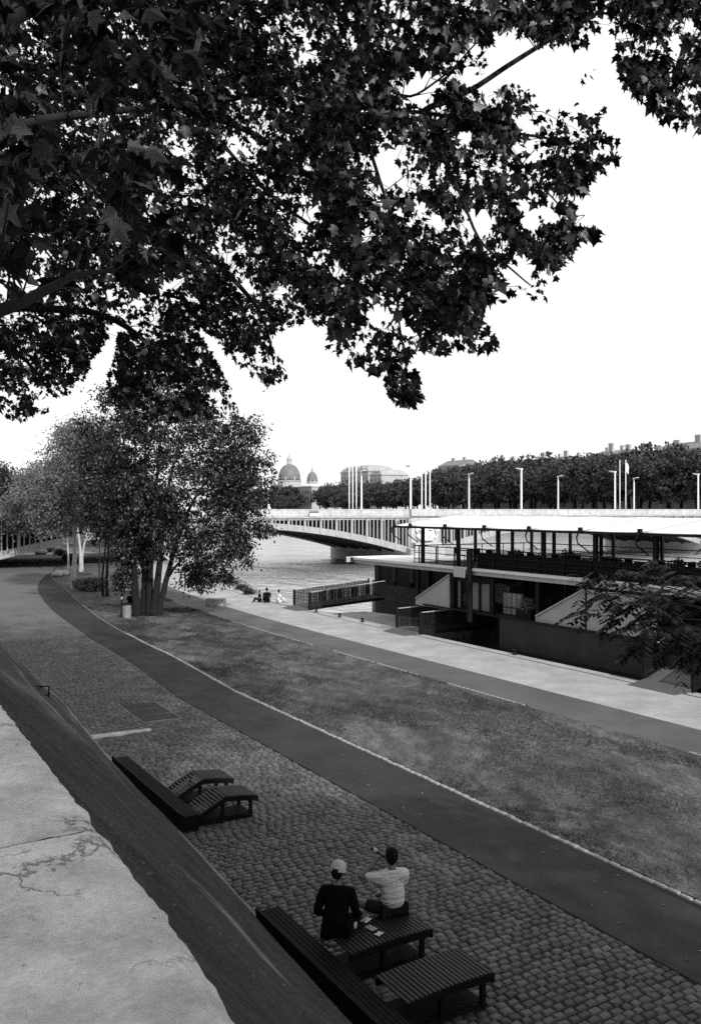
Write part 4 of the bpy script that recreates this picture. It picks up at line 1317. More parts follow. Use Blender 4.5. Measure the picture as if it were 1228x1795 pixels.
#ROWTREES
# --- generic small-leaved tree
def blob_leaves(blobs, nleaf, size, rg, clump=0.55, droop=0.5, per=26, tmpl=None):
    """blobs: (cx,cy,cz,rx,ry,rz,weight)"""
    Wt = np.array([b[6] for b in blobs], float); Wt /= Wt.sum()
    nc = max(1, nleaf // per)
    which = rg.choice(len(blobs), nc, p=Wt)
    B = np.array([b[:6] for b in blobs])[which]
    d = rg.normal(0, 1, (nc, 3)); d /= np.linalg.norm(d, axis=1, keepdims=True)
    r = rg.uniform(0.1, 1.0, nc) ** 0.45 * (0.84 + 0.42 * rg.random(nc) ** 3)
    C = B[:, :3] + d * r[:, None] * B[:, 3:6]
    csz = np.repeat(rg.uniform(0.45, 1.5, nc), per)[:, None]
    C = np.repeat(C, per, axis=0); outd = np.repeat(d, per, axis=0)
    n_ = len(C)
    g = rg.normal(0, 1, (n_, 3)) * np.array([clump, clump, clump * 0.55]) * csz
    pos = C + g
    dirs = outd * 0.5 + rg.normal(0, 0.6, (n_, 3)) + np.array([0, 0, -droop])
    nrm = rg.normal(0, 0.7, (n_, 3)) + np.array([0, 0, 0.6])
    sz = size * rg.uniform(0.6, 1.35, n_)
    return scatter(tmpl or rhomb_template(0.55), pos, dirs, nrm, sz)

rg = np.random.default_rng(5)
# the same row of plane trees goes on beside and behind the viewer; they shade the near quay
for (d_, s_, lab) in ((-2.6, -6.5, "plane tree of the upper quay row standing just behind the viewpoint"), (-2.4, -15.5, "plane tree of the upper quay row, second behind the viewpoint")):
    b_ = DS(d_, s_, 4.55)
    t = empty("plane_tree", b_, lab, "tree", "plane trees on the upper quay")
    mb = MB(); limb(mb, [Vector((0, 0, -0.1)), Vector((0.1, 0, 2)), Vector((0.2, 0.1, 5)), Vector((0.4, 0.4, 9))], 0.4, 0.12, Vector((0, 0, 0)), 12)
    for k in range(9):
        a_ = k * 0.7; q_ = Vector((0.2, 0.1, 3.5 + 0.5 * k)); limb(mb, [q_, q_ + Vector((3 * math.cos(a_), 3 * math.sin(a_), 1.6)), q_ + Vector((6.5 * math.cos(a_), 6.5 * math.sin(a_), 2.0))], 0.12, 0.03, Vector((0, 0, 0)), 6)
    mb.build("trunk", M_bark, t, True)
    Vv, Ff = blob_leaves([(NX * 3.0, NY * 3.0, 7.6, 9.0, 9.0, 3.6, 1.6), (NX * 6, NY * 6, 7.0, 8.0, 8.0, 3.0, 1.2), (0, 0, 11, 5.5, 5.5, 3, .6)], 34000, 0.32, rg, clump=0.6, tmpl=rhomb_template(0.8))
    Y_ = Vv[:, 1] + b_.y; X_ = Vv[:, 0] + b_.x
    cz = Vv.reshape(-1, 4, 3); ctr = cz.mean(1) + np.array(tuple(b_))
    bad = (ctr[:, 1] > 0.6) & (np.abs(ctr[:, 0]) < ctr[:, 1] * 0.42 + 0.5) & (ctr[:, 2] < H + ctr[:, 1] * 0.60 + 0.6)   # no bough reaches this low there
    cz = cz[~bad]; n4 = len(cz); f0 = np.array([(0, 1, 2), (0, 2, 3)])
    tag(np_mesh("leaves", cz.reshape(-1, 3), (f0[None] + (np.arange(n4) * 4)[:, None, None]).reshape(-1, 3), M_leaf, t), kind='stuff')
# multi-stem tree on the lawn
tb = GR(262, 1080)
K = tb.y / F       # metres per photo pixel there
tree = empty("multi_stem_tree", tb, "large dark multi-stemmed tree with leaning trunks standing on the lawn by the bin", "tree")
def L(u, v, dy=0.0):   # local point of the tree from a photo pixel at its distance
    return PX(u, v, tb.y) - tb + Vector((0, dy, 0))
stems = [((-22, 0), (238, 1010), (232, 900), (215, 780), 0.27, -0.6), ((-12, 3), (252, 990), (252, 880), (246, 740), 0.26, 0.5), ((0, 0), (262, 1000), (270, 880), (280, 740), 0.27, 0.2),
         ((6, 4), (283, 985), (296, 880), (330, 760), 0.27, -0.8), ((12, -2), (297, 985), (325, 890), (390, 790), 0.22, 0.9), ((16, 2), (292, 1010), (345, 950), (430, 900), 0.10, 1.5), ((-6, -3), (245, 1000), (210, 930), (165, 860), 0.12, 1.2)]
for (bo, a, b, c, r, dy) in stems:
    mb = MB()
    p0 = Vector((bo[0] * K, dy * 0.25 + bo[1] * 0.05, -0.05)); p1 = L(*a, dy * 0.6); p2 = L(*b, dy * 1.4); p3 = L(*c, dy * 2.2)
    limb(mb, [p0, p1, p2, p3], r, 0.04, Vector((0, 0, 0)), 9)
    # secondary branches
    for k in range(7):
        t = random.uniform(0.25, 1.0)
        q = p1.lerp(p2, t * 2) if t < 0.5 else p2.lerp(p3, t * 2 - 1)
        e = q + Vector((random.uniform(-2.2, 2.2), random.uniform(-2, 2), random.uniform(0.2, 2.2)))
        limb(mb, [q, (q + e) / 2 + Vector((0, 0, 0.2)), e], 0.05, 0.012, Vector((0, 0, 0)), 5)
    mb.build("trunk", M_bark, tree, True)
def BL(u, v, ru, rv, w, dy=0.0, ry=None):
    p = L(u, v, dy); return (p.x, p.y, p.z, ru * K, (ry or ru) * K, rv * K, w)
blobs = [BL(300, 740, 95, 60, 2.2), BL(225, 770, 60, 65, 1.3, -0.8), BL(395, 790, 62, 75, 1.8, 0.8), BL(300, 850, 110, 80, 2.8), BL(415, 880, 50, 65, 1.3, -0.5), BL(210, 870, 55, 80, 1.5),
         BL(380, 960, 55, 45, 0.95, -1.0), BL(300, 940, 90, 50, 1.2), BL(225, 960, 30, 55, 0.35), BL(345, 1010, 40, 30, 0.55, 0.5), BL(415, 950, 30, 30, 0.4), BL(265, 690, 65, 40, 0.8), BL(430, 830, 35, 55, 0.6), BL(265, 900, 55, 60, 2.2), BL(235, 950, 38, 45, 0.9), BL(215, 1015, 18, 26, 0.22), BL(390, 1010, 15, 18, 0.12), BL(150, 745, 22, 26, 0.16), BL(187, 700, 24, 20, 0.16), BL(440, 748, 24, 24, 0.2, 0.5), BL(472, 858, 13, 30, 0.12), BL(462, 925, 18, 20, 0.12), BL(345, 672, 34, 20, 0.2), BL(232, 668, 26, 16, 0.14), BL(432, 985, 16, 12, 0.06), BL(470, 800, 10, 18, 0.05)]
Vv, Ff = blob_leaves(blobs, 72000, 0.19, rg, clump=0.25, per=34)
tag(np_mesh("crown", Vv, Ff, M_leaf2, tree), kind='stuff')

def small_tree(name, u, v, label, stems, blobs, nleaf, lsize, leafm, barkm, clump=0.4, group="young trees by the path"):
    base = GR(u, v); K2 = base.y / F
    t = empty(name, base, label, "tree", group)
    for (du, pts_, r, dy) in stems:
        mb = MB(); p0 = Vector((du * K2, dy * 0.3, -0.05))
        pp = [p0] + [PX(a, b, base.y) - base + Vector((0, dy * (i + 1) / len(pts_), 0)) for i, (a, b) in enumerate(pts_)]
        limb(mb, pp, r, r * 0.3, Vector((0, 0, 0)), 8)
        for k in range(6):
            q = pp[-2].lerp(pp[-1], random.uniform(0, 1)); e = q + Vector((random.uniform(-2, 2), random.uniform(-1.6, 1.6), random.uniform(0.4, 2.4)))
            limb(mb, [q, (q + e) / 2 + Vector((0, 0, 0.1)), e], r * 0.35, 0.012, Vector((0, 0, 0)), 5)
        mb.build("trunk", barkm, t, True)
    bl = []
    for (a, b, ru, rv, w, dy) in blobs:
        p = PX(a, b, base.y) - base; bl.append((p.x, p.y + dy, p.z, ru * K2, ru * K2, rv * K2, w))
    Vv, Ff = blob_leaves(bl, nleaf, lsize, rg, clump=clump)
    tag(np_mesh("crown", Vv, Ff, leafm, t), kind='stuff')
    return t
small_tree("young_tree", 128, 1034, "young tree with a pale lit trunk leaning over low shrubs beside the path", [(0, [(130, 990), (133, 930), (140, 860)], 0.26, 0)],
           [(125, 765, 34, 34, 0.6, 0), (120, 830, 55, 50, 1.5, 0), (165, 800, 45, 45, 1.2, 0.5), (90, 880, 45, 40, 1.0, -0.5), (150, 890, 40, 40, 0.8, 0), (95, 925, 34, 16, 0.35, 0)], 24000, 0.21, M_leaf3, M_bark_pale)
small_tree("young_tree", 141, 1003, "pale forked tree farther along the path behind the leaning pale trunk", [(0, [(141, 970), (136, 930), (125, 880)], 0.2, 0), (2, [(144, 965), (152, 930), (165, 890)], 0.16, 0.6)],
           [(130, 840, 60, 45, 1.2, 0), (170, 770, 40, 40, 0.8, 0), (70, 850, 50, 35, 1.0, 0)], 17000, 0.26, M_leaf3, M_bark_pale)
small_tree("young_tree", 120, 998, "slim pale trunk just left of the forked tree by the boulders", [(0, [(119, 970), (117, 930), (110, 880)], 0.13, 0)],
           [(95, 850, 45, 45, 1, 0), (60, 870, 45, 40, 1, 0), (70, 912, 45, 26, 0.9, 0), (20, 900, 45, 40, 1, 0.5)], 13000, 0.26, M_leaf3, M_bark_pale)
small_tree("young_tree", 188, 1046, "slim dark double-stemmed tree between the pale trunk and the big multi-stemmed tree", [(0, [(187, 1010), (190, 960), (195, 880)], 0.16, 0), (-8, [(178, 1010), (182, 960), (180, 880)], 0.12, 0.5)],
           [(180, 860, 40, 60, 1.5, 0), (190, 920, 28, 30, 0.7, 0), (170, 800, 35, 40, 0.8, 0)], 16000, 0.20, M_leaf2, M_bark)
small_tree("young_tree", 174, 1020, "thin sapling seen between the dark double-stemmed tree and the shrubs", [(0, [(174, 990), (175, 940), (178, 880)], 0.08, 0)],
           [(178, 880, 30, 35, 1, 0)], 3500, 0.2, M_leaf2, M_bark)
# trees far off on the left, towards the bridge
FT = "trees far along the bank"
for (u, v, lab, ht, wd) in ((70, 965, "round dark tree at the far left beyond the boulders", 110, 48), (20, 968, "broad tree at the left edge beyond the hedge", 130, 60), (-40, 972, "large tree just outside the left edge beyond the path", 150, 70),
                            (165, 957, "distant tree half hidden behind the multi-stemmed tree", 105, 45), (225, 956, "distant tree behind the trunks of the multi-stemmed tree", 100, 45)):
    small_tree("bank_tree", u, v, lab, [(0, [(u, v - 25), (u + 3, v - 60), (u + 5, v - ht * 0.8)], 0.3, 0)],
               [(u, v - ht * 0.8, wd, ht * 0.35, 1.5, 0), (u + wd * 0.5, v - ht * 0.6, wd * 0.6, ht * 0.25, 0.8, 1), (u - wd * 0.5, v - ht * 0.65, wd * 0.6, ht * 0.25, 0.8, -1), (u, v - 36, wd * 0.9, 22, 0.9, -1.5)], 17000, 0.42, M_leaf2, M_bark, 0.8, FT)

# right-edge small ash with feathered leaves
def ash_tree():
    base = DS(12.9, 6.0, 0.0)
    base = Vector((6.6, 11.6, 0))
    t = empty("young_ash", base, "low young tree with feathered drooping leaves reaching in at the right edge", "tree")
    mb = MB()
    limb(mb, [Vector((0, 0, -0.1)), Vector((0.05, 0, 1.5)), Vector((-0.1, 0.1, 3.2)), Vector((-0.2, 0.1, 4.4))], 0.10, 0.05, Vector((0, 0, 0)), 9)
    tips = []
    rgl = np.random.default_rng(8)
    def br(a, b, r):
        mid = (a + b) / 2 + Vector((0, 0, 0.15)); limb(mb, [a, mid, b], r * 0.6, 0.005, Vector((0, 0, 0)), 6)
        return [a.lerp(b, x) for x in (0.35, 0.5, 0.62, 0.72, 0.8, 0.88, 0.95, 1.0)]
    top = Vector((-0.15, 0.1, 3.6))
    ends = []
    for (u, v, Y) in ((1010, 1025, 10.4), (1030, 1070, 10.2), (1065, 1015, 10.8), (1060, 1040, 10.0), (1090, 1060, 10.5), (1110, 1120, 10.0), (1100, 1000, 11.0), (1150, 980, 11.2), (1140, 1040, 10.4), (1160, 1080, 10), (1190, 1010, 10.5), (1200, 1100, 10.2),
                      (1250, 960, 11.5), (1260, 1050, 10.8), (1320, 980, 11.8), (1350, 1080, 11.2), (1240, 1130, 10), (1115, 1095, 9.6), (1140, 1125, 9.8), (1045, 1000, 10.6)):
        ends.append(PX(u, v, Y) - base)
    for k in range(26):
        a = rgl.uniform(0, 2 * math.pi); r_ = rgl.uniform(0.8, 2.6)
        ends.append(Vector((r_ * math.cos(a) + 0.4, r_ * math.sin(a), rgl.uniform(3.6, 5.6))))
    P_, D_, N_, S_ = [], [], [], []
    stem = MB()
    for e in ends:
        z0 = max(1.6, min(4.2, e.z - 0.9)); a = Vector((-0.1, 0.1, z0))
        pts_ = br(a, e, 0.028)
        for q in pts_:
            for j in range(2):
                # compound leaf: rachis curved down with paired leaflets
                hd_ = ((e - a).normalized() * 0.6 + Vector((rgl.normal(0, 0.6), rgl.normal(0, 0.6), rgl.uniform(-0.4, 0.25)))).normalized()
                ln = rgl.uniform(0.22, 0.38)
                last = q
                nl = 7
                for k in range(nl):
                    tt = (k + 1) / nl
                    pos = q + hd_ * ln * tt + Vector((0, 0, -0.16 * tt * tt))
                    side = hd_.cross(Vector((0, 0, 1))).normalized()
                    for sg in (-1, 1):
                        P_.append(tuple(pos)); dd = side * sg + hd_ * 0.45 + Vector((0, 0, -0.45)); D_.append(tuple(dd)); N_.append((rgl.normal(0, 0.25), rgl.normal(0, 0.25), 1)); S_.append(rgl.uniform(0.075, 0.11))
                stem.tube([q, q + hd_ * ln * 0.5 + Vector((0, 0, -0.04)), q + hd_ * ln + Vector((0, 0, -0.16))], [0.003, 0.002, 0.001], 3, cap=False)
    mb.build("trunk", M_bark, t, True)
    tag(stem.build("leaf_stalks", M_bark, t), kind='stuff')
    P_, D_, N_, S_ = map(np.array, (P_, D_, N_, S_))
    Vv, Ff = scatter(rhomb_template(0.42), P_, D_, N_, S_ * 1.25)
    tag(np_mesh("crown", Vv, Ff, M_leaf4, t), kind='stuff')
ash_tree()

# low shrubs, edge bushes
def shrub(name, u, v, ru, rv, label, n_=1500, size=0.14, m=M_leaf2, group="low shrubs", z=0.0):
    base = GR(u, v, z); k2 = base.y / F
    t = empty(name, base, label, "shrub", group)
    Vv, Ff = blob_leaves([(0, 0, rv * k2 * 0.9, ru * k2, ru * k2 * 0.8, rv * k2, 1)], n_, size, rg, clump=0.14, droop=-0.3)
    tag(np_mesh("foliage", Vv, Ff, m, t), kind='stuff')
    mb = MB()
    for k in range(5):
        mb.tube([(0.1 * math.cos(k), 0.1 * math.sin(k), -0.02), (ru * k2 * 0.5 * math.cos(k * 1.3), ru * k2 * 0.4 * math.sin(k * 1.3), rv * k2)], [0.02, 0.006], 4)
    mb.build("stems", M_bark, t)
shrub("shrub", 165, 1036, 20, 12, "spiky grey-green shrub beside the pale leaning trunk", 3000, 0.2, M_leaf3)
shrub("shrub", 148, 1034, 22, 9, "low spreading shrub at the foot of the pale leaning trunk", 2200, 0.2, M_leaf3)
for i, (u, v, a, b, lab) in enumerate(((404, 1024, 14, 5, "low bush on the quay edge nearest the drooping branches"), (424, 1034, 12, 4, "low bush on the quay edge, middle of three"), (438, 1042, 8, 4, "small bush on the quay edge nearest the seated people"),
                                       (386, 1017, 14, 5, "low bush on the quay edge half hidden by the tree"))):
    shrub("edge_bush", u, v, a, b, lab, 900, 0.13, M_leaf2, "bushes along the quay edge")
for i, (u, v, lab) in enumerate(((85, 968, "dark clipped bush in the row by the far path, leftmost"), (105, 974, "dark clipped bush in the row by the far path, second"), (122, 982, "dark clipped bush in the row by the far path, last before the pale trunks"))):
    shrub("clipped_bush", u, v, 12, 6, lab, 900, 0.2, M_leaf2, "clipped bushes by the far path")

# grass blades over the lawn (nobody could count them)
def grass():
    rg = np.random.default_rng(4)
    n_ = 190000
    s = rg.uniform(5, 60, n_) ; s = 5 + 55 * rg.random(n_) ** 1.5
    r_ = rg.random(n_)
    a = np.array([path_r(x) + 0.16 for x in np.linspace(0, 70, 200)]); b = np.array([lawn_r(x) for x in np.linspace(0, 70, 200)])
    lo = np.interp(s, np.linspace(0, 70, 200), a); hi = np.interp(s, np.linspace(0, 70, 200), b)
    d = lo + (hi - lo) * r_
    keep = np.array([mnoise.noise(Vector((dd * 0.5, ss_ * 0.22, 1.7))) + 0.5 * mnoise.noise(Vector((dd * 1.8, ss_ * 0.9, 4.7))) for dd, ss_ in zip(d, s)]) > rg.uniform(-0.15, 0.35, n_)
    d, s = d[keep], s[keep]; n_ = len(d)
    X = NX * d + AX * s; Y = NY * d + AY * s
    pos = np.stack([X, Y, np.full(n_, 0.01)], 1)
    dirs = rg.normal(0, 0.7, (n_, 3)); dirs[:, 2] = 0.7
    nrm = rg.normal(0, 1, (n_, 3))
    T = (np.array([(-0.12, 0, 0), (0.12, 0, 0), (0.03, 1, 0.1)], dtype=np.float32), np.array([(0, 1, 2)]))
    Vv, Ff = scatter(T, pos, dirs, nrm, rg.uniform(0.035, 0.08, n_) * (1 + s / 60))
    o = np_mesh("grass", Vv, Ff, mat("grass_blades", 0.035, 0.8, var=0.3, scale=0.8, trans=0.2))
    tag(o, "short worn grass growing in patches on the riverside lawn", "grass", kind='stuff')
grass()

# boulders, stone block, bin, lamp post, bench
def boulder(u, v, w, hgt, label, seed):
    base = GR(u, v); k2 = base.y / F
    mb = MB(); mb.ball((0, 0, 0), 1, 14, 10)
    V = []
    for (x, y, z) in mb.v:
        q = Vector((x, y, z)); r = 1 + 0.25 * mnoise.noise(q * 1.4 + Vector((seed, 0, 0))) + 0.08 * mnoise.noise(q * 4 + Vector((seed, 3, 0)))
        V.append((x * r * w * k2 / 2, y * r * w * k2 / 2, (z * r * 0.5 + 0.42) * hgt * k2))
    o = mesh_obj("boulder", V, mb.f, M_rock, None, True); o.location = base
    tag(o, label, "boulder", "boulders beside the path")
boulder(100, 1012, 20, 14, "grey boulder beside the path, left of the pair", 1)
boulder(112, 1010, 18, 12, "paler boulder beside the path, right of the pair", 5)
boulder(72, 972, 22, 12, "distant squat boulder at the start of the clipped bushes", 9)
p = GR(378, 1062)
sb = empty("stone_block", p, "long pale stone block seat on the grit path near the quay edge", "stone seat", rz=-0.22)
mb = MB(); mb.box(-0.62, 0.62, -0.25, 0.25, 0, 0.46); o = mb.build("block", M_concrete, sb)
bv = o.modifiers.new("Bevel", 'BEVEL'); bv.width = 0.03; bv.segments = 2
MB().box(-0.57, 0.57, -0.2, 0.2, 0.462, 0.475).build("top_slab", M_kerb, sb)
p = GR(222, 1083)
bn = empty("litter_bin", p, "cylindrical grey litter bin standing on the lawn left of the trunks", "bin")
MB().lathe([(0.24, 0), (0.26, 0.05), (0.26, 0.72), (0.27, 0.74)], n=20).build("bin_body", mat("bin_grey", 0.22, 0.6, var=0.2, scale=3), bn, True)
MB().lathe([(0.285, 0.745), (0.285, 0.80), (0.22, 0.84), (0.20, 0.80)], n=20).build("bin_rim", M_black, bn, True)
p = GR(213, 1078)
lp = empty("lamp_post", p, "slender dark post with a small white plate rising beside the litter bin", "lamp post")
MB().lathe([(0.09, 0), (0.07, 0.1), (0.045, 0.3), (0.035, 4.4), (0.02, 4.5)], n=10).build("pole", M_black, lp, True)
MB().box(-0.09, 0.09, -0.05, -0.03, 3.55, 3.78).build("plate", M_white, lp)
MB().lathe([(0.05, 0.9), (0.05, 1.05)], n=10).build("white_band", M_white, lp)
MB().lathe([(0.05, 1.25), (0.05, 1.40)], n=10).build("white_band", M_white, lp)
MB().lathe([(0.06, 4.45), (0.16, 4.55), (0.14, 4.75), (0.03, 4.8)], n=12).build("lantern", M_black, lp, True)
p = GR(234, 1076)
gb = empty("garden_bench", p, "plain pale-topped bench on the lawn between the bin and the tree trunks", "bench")
for y in (-0.12, 0.0, 0.12): MB().box(-0.55, 0.55, y - 0.05, y + 0.05, 0.40, 0.44).build("seat_plank", M_kerb, gb)
for x in (-0.42, 0.42): MB().box(x - 0.05, x + 0.05, -0.18, 0.18, 0, 0.397).build("support", M_concrete, gb)
person_seated("person", p + Vector((-0.22, 0.0, 0.44)), math.radians(-30), "person in dark clothes sitting on the bench behind the litter bin", "people in the distance", M_dark_cloth, M_dark_cloth,
              R_elbow=(0.26, 0.10, 0.30), R_hand=(0.15, 0.34, 0.18), L_elbow=(-0.26, 0.10, 0.30), L_hand=(-0.12, 0.34, 0.18),
              kneeL=(-0.12, 0.45, 0.08), footL=(-0.12, 0.50, -0.38), kneeR=(0.12, 0.45, 0.08), footR=(0.12, 0.50, -0.38), detail=False, long_legs=True)
for (u, v, fz, sh_, lab, sc_) in ((456, 1056, 1.9, M_dark_cloth, "crouching dark-clothed person at the left end of the trio on the quay edge", 0.85),
                             (468, 1057, 0.3, M_dark_cloth, "person in black sitting upright in the middle of the trio on the quay edge", 1.05),
                             (487, 1058, -0.9, mat("white_cloth", 0.6, 0.9), "person in white sitting at the right end of the trio on the quay edge", 0.95)):
    g = GR(u, v)
    person_seated("person", g + Vector((0, 0, 0.05)), fz, lab, "people in the distance", sh_, M_dark_cloth if u < 480 else MATS["white_cloth"],
                  R_elbow=(0.26, 0.10, 0.30), R_hand=(0.15, 0.34, 0.25), L_elbow=(-0.26, 0.10, 0.30), L_hand=(-0.12, 0.34, 0.25),
                  kneeL=(-0.14, 0.38, 0.30), footL=(-0.14, 0.55, 0.0), kneeR=(0.14, 0.38, 0.30), footR=(0.14, 0.55, 0.0), detail=False, long_legs=True, sc=sc_)

# ------------------------------------------------------------------ river restaurant boat (moored along the quay)
BT = empty("restaurant_boat", DS(26, 20, 0), "two-deck dark restaurant boat with a white awning roof moored at the quay", "boat", rz=BANK)
# local frame: x = d-26 , y = s-20
def bl(d, s, z): return (d - 26, s - 20, z)
S0, S1 = 3.0, 46.5
D_DECK = 3.40
# hull: dark side, rising to the gunwale at z 1.30, tapering at the bow
hp = [(26.05, 3), (26.05, 31.4), (29.6, 31.6), (29.6, 38), (30.9, 43), (30.9, 50), (32.5, 53), (34.6, 50), (34.8, 40), (34.8, 3)]
mb = MB(); mb.prism([(d - 26, s - 20) for d, s in hp], 'z', -1.5, 1.28); mb.build("hull", M_hull, BT)
mb = MB(); mb.box(-0.03, 0.06, -17, 17.4, 1.285, 1.36); mb.build("gunwale", M_black, BT)
mb = MB(); mb.box(-0.06, 0.045, -17, 11.3, -0.32, -0.05); mb.build("rubbing_strake", M_black, BT)
mb = MB(); mb.box(0.2, 8.6, -17, 17.35, 1.285, 1.30); mb.build("lower_deck", M_deck, BT)
# upper deck slab with pale fascia in bays
mb = MB(); mb.prism([(0.15, -17), (0.15, 25.0), (3.2, 25.0), (8.4, 20.0), (8.4, -17)], 'z', 3.22, 3.36); mb.build("upper_deck", M_deck, BT)
bay_s = [s_at(u, 26.0) for u in (1130, 1023, 933, 855, 786, 726)]
pitch = (bay_s[-1] - bay_s[0]) / 5
posts_s = [bay_s[0] + pitch * k for k in range(-6, 8)]
fas = bpy.data.meshes.new("fascia_panel")
q = MB().box(-0.02, 0.03, 0.012, pitch - 0.012, -0.20, -0.004); fas.from_pydata(q.v, [], q.f); fas.materials.append(M_fascia)
edg = bpy.data.meshes.new("deck_edge")
q = MB().box(-0.14, 0.14, 0.0, pitch - 0.006, 0.0, 0.12); edg.from_pydata(q.v, [], q.f); edg.materials.append(mat("deck_edge_paint", 0.62, 0.5, var=0.08, scale=2))
for s in posts_s:
    if s + pitch < S1 + 0.2:
        inst("fascia_panel", fas, BT, bl(26.0, s, 3.30)); inst("deck_edge", edg, BT, bl(26.0, s, 3.30))
# pale terrace canopy flat at the bow (left tip)
mb = MB(); mb.prism([(0.16, 18.9), (0.16, 25.1), (3.0, 25.1), (5.8, 21.8), (5.8, 18.9)], 'z', 3.365, 3.42); mb.build("bow_terrace", M_canvas, BT)
mb = MB(); mb.prism([(-0.10, 25.12), (3.05, 25.12), (3.05, 25.17), (-0.10, 25.17)], 'z', 3.1, 3.42); mb.build("bow_fascia", M_fascia, BT)
# posts between decks and up to the roof
pm = bpy.data.meshes.new("post"); q = MB().box(-0.07, 0.07, -0.09, 0.09, 0, 1.0); pm.from_pydata(q.v, [], q.f); pm.materials.append(M_black)
for s in posts_s:
    if s < 39.6: inst("lower_post", pm, BT, bl(26.25, s, 1.30), 0, (1, 1, 1.92))
    if s < 39.5:
        inst("upper_post", pm, BT, bl(26.45, s - 0.12, 3.36), 0, (1, 1, 1.95)); inst("upper_post", pm, BT, bl(29.9, s - 0.12, 3.36), 0, (0.8, 0.8, 2.35)); inst("upper_post", pm, BT, bl(33.9, s - 0.12, 3.36), 0, (0.8, 0.8, 1.92))
        inst("lower_post", pm, BT, bl(30.5, s, 1.30), 0, (1, 1, 1.92))
# roof : canvas bays, gable
RE, RR = 5.335, 5.84
s_end = 39.7
rs = [p_ for p_ in posts_s if p_ < 38.5] + [s_end]
for a, b in zip(rs[:-1], rs[1:]):
    V = []; nn = 8; mm_ = 6
    for i in range(mm_ + 1):
        t = i / mm_
        for (d, z) in [(25.75 + (29.7 - 25.75) * k / nn, RE + (RR - RE) * k / nn) for k in range(nn + 1)] + [(29.7 + (34.3 - 29.7) * k / nn, RR - (RR - RE) * k / nn) for k in range(1, nn + 1)]:
            sag = 0.035 * math.sin(math.pi * t) * (1 - 0.4 * abs(d - 29.7) / 4)
            V.append(bl(d, a + 0.018 + (b - a - 0.036) * t, z - sag))
    w_ = 2 * nn + 1
    Fc = [(i * w_ + k, i * w_ + k + 1, (i + 1) * w_ + k + 1, (i + 1) * w_ + k) for i in range(mm_) for k in range(2 * nn)]
    o = mesh_obj("awning_panel", V, Fc, M_canvas, BT, True)
    so = o.modifiers.new("Solid", 'SOLIDIFY'); so.thickness = 0.03; so.offset = 1
mb = MB(); mb.box(-0.27, -0.20, rs[0] - 20, s_end - 20, RE - 0.11, RE - 0.012); mb.build("eave_beam", M_black, BT)
mb = MB(); mb.box(3.6, 3.75, rs[0] - 20, s_end - 20, RR - 0.18, RR - 0.06); mb.build("ridge_beam", M_black, BT)
for s in rs:     # rafters and little clamps with hanging straps
    mb = MB(); mb.tube([bl(25.8, s, RE - 0.05), bl(29.7, s, RR - 0.06), bl(34.2, s, RE - 0.06)], 0.04, 6); mb.build("rafter", M_black, BT)
    mb = MB(); mb.box(25.66 - 26, 25.80 - 26, s - 20 - 0.07, s - 20 + 0.07, RE - 0.02, RE + 0.15); mb.tube([bl(25.68, s, RE), bl(25.62, s + 0.10, RE - 0.25), bl(25.8, s + 0.22, RE - 0.5), bl(26.3, s + 0.1, RE - 0.85)], [0.05, 0.035, 0.03, 0.025], 6)
    mb.build("awning_clamp", M_black, BT)
# upper railings
for (d_) in (26.3, 34.1):
    mb = MB()
    for z in (4.30, 3.95, 3.62): mb.tube([bl(d_, rs[0], z), bl(d_, 38.6, z)], 0.022 if z < 4.2 else 0.03, 6)
    mb.build("upper_handrail", M_black, BT)
bar = bpy.data.meshes.new("baluster"); q = MB().box(-0.012, 0.012, -0.012, 0.012, 0, 0.94); bar.from_pydata(q.v, [], q.f); bar.materials.append(M_black)
for k, s in enumerate(np.arange(rs[0], 38.6, pitch / 2)):
    inst("baluster", bar, BT, bl(26.3, float(s), 3.36), 0, (2, 2, 1))
mb = MB()
for k in range(6):    # end railing
    mb.tube([bl(26.3 + k * 1.5, 38.62, 3.36), bl(26.3 + k * 1.5, 38.62, 4.3)], 0.025, 6)
mb.tube([bl(26.3, 38.62, 4.3), bl(34.0, 38.62, 4.3)], 0.03, 6); mb.build("end_railing", M_black, BT)
# dark glazed/screen band behind the rail on the right part of the upper deck
mb = MB(); mb.box(0.34, 0.36, rs[0] - 20, 33.4 - 20, 3.38, 4.15); mb.build("rail_screen", M_mesh, BT)
mb = MB(); mb.box(5.0, 8.0, rs[0] - 20, 4.0, 3.365, 5.2); mb.build("upper_bar_cabin", M_deck, BT)
# lower deck cabin, dark, with glass panes
mb = MB(); mb.box(3.2, 8.2, -17, 17.3, 1.305, 3.215); mb.build("lower_cabin", M_black, BT)
pane = bpy.data.meshes.new("window_pane"); q = MB().box(-0.03, 0.0, -0.62, 0.62, 0, 1.3); pane.from_pydata(q.v, [], q.f); pane.materials.append(M_glass)
for k in range(19): inst("window_pane", pane, BT, (3.195, -16 + k * 1.75, 1.65))
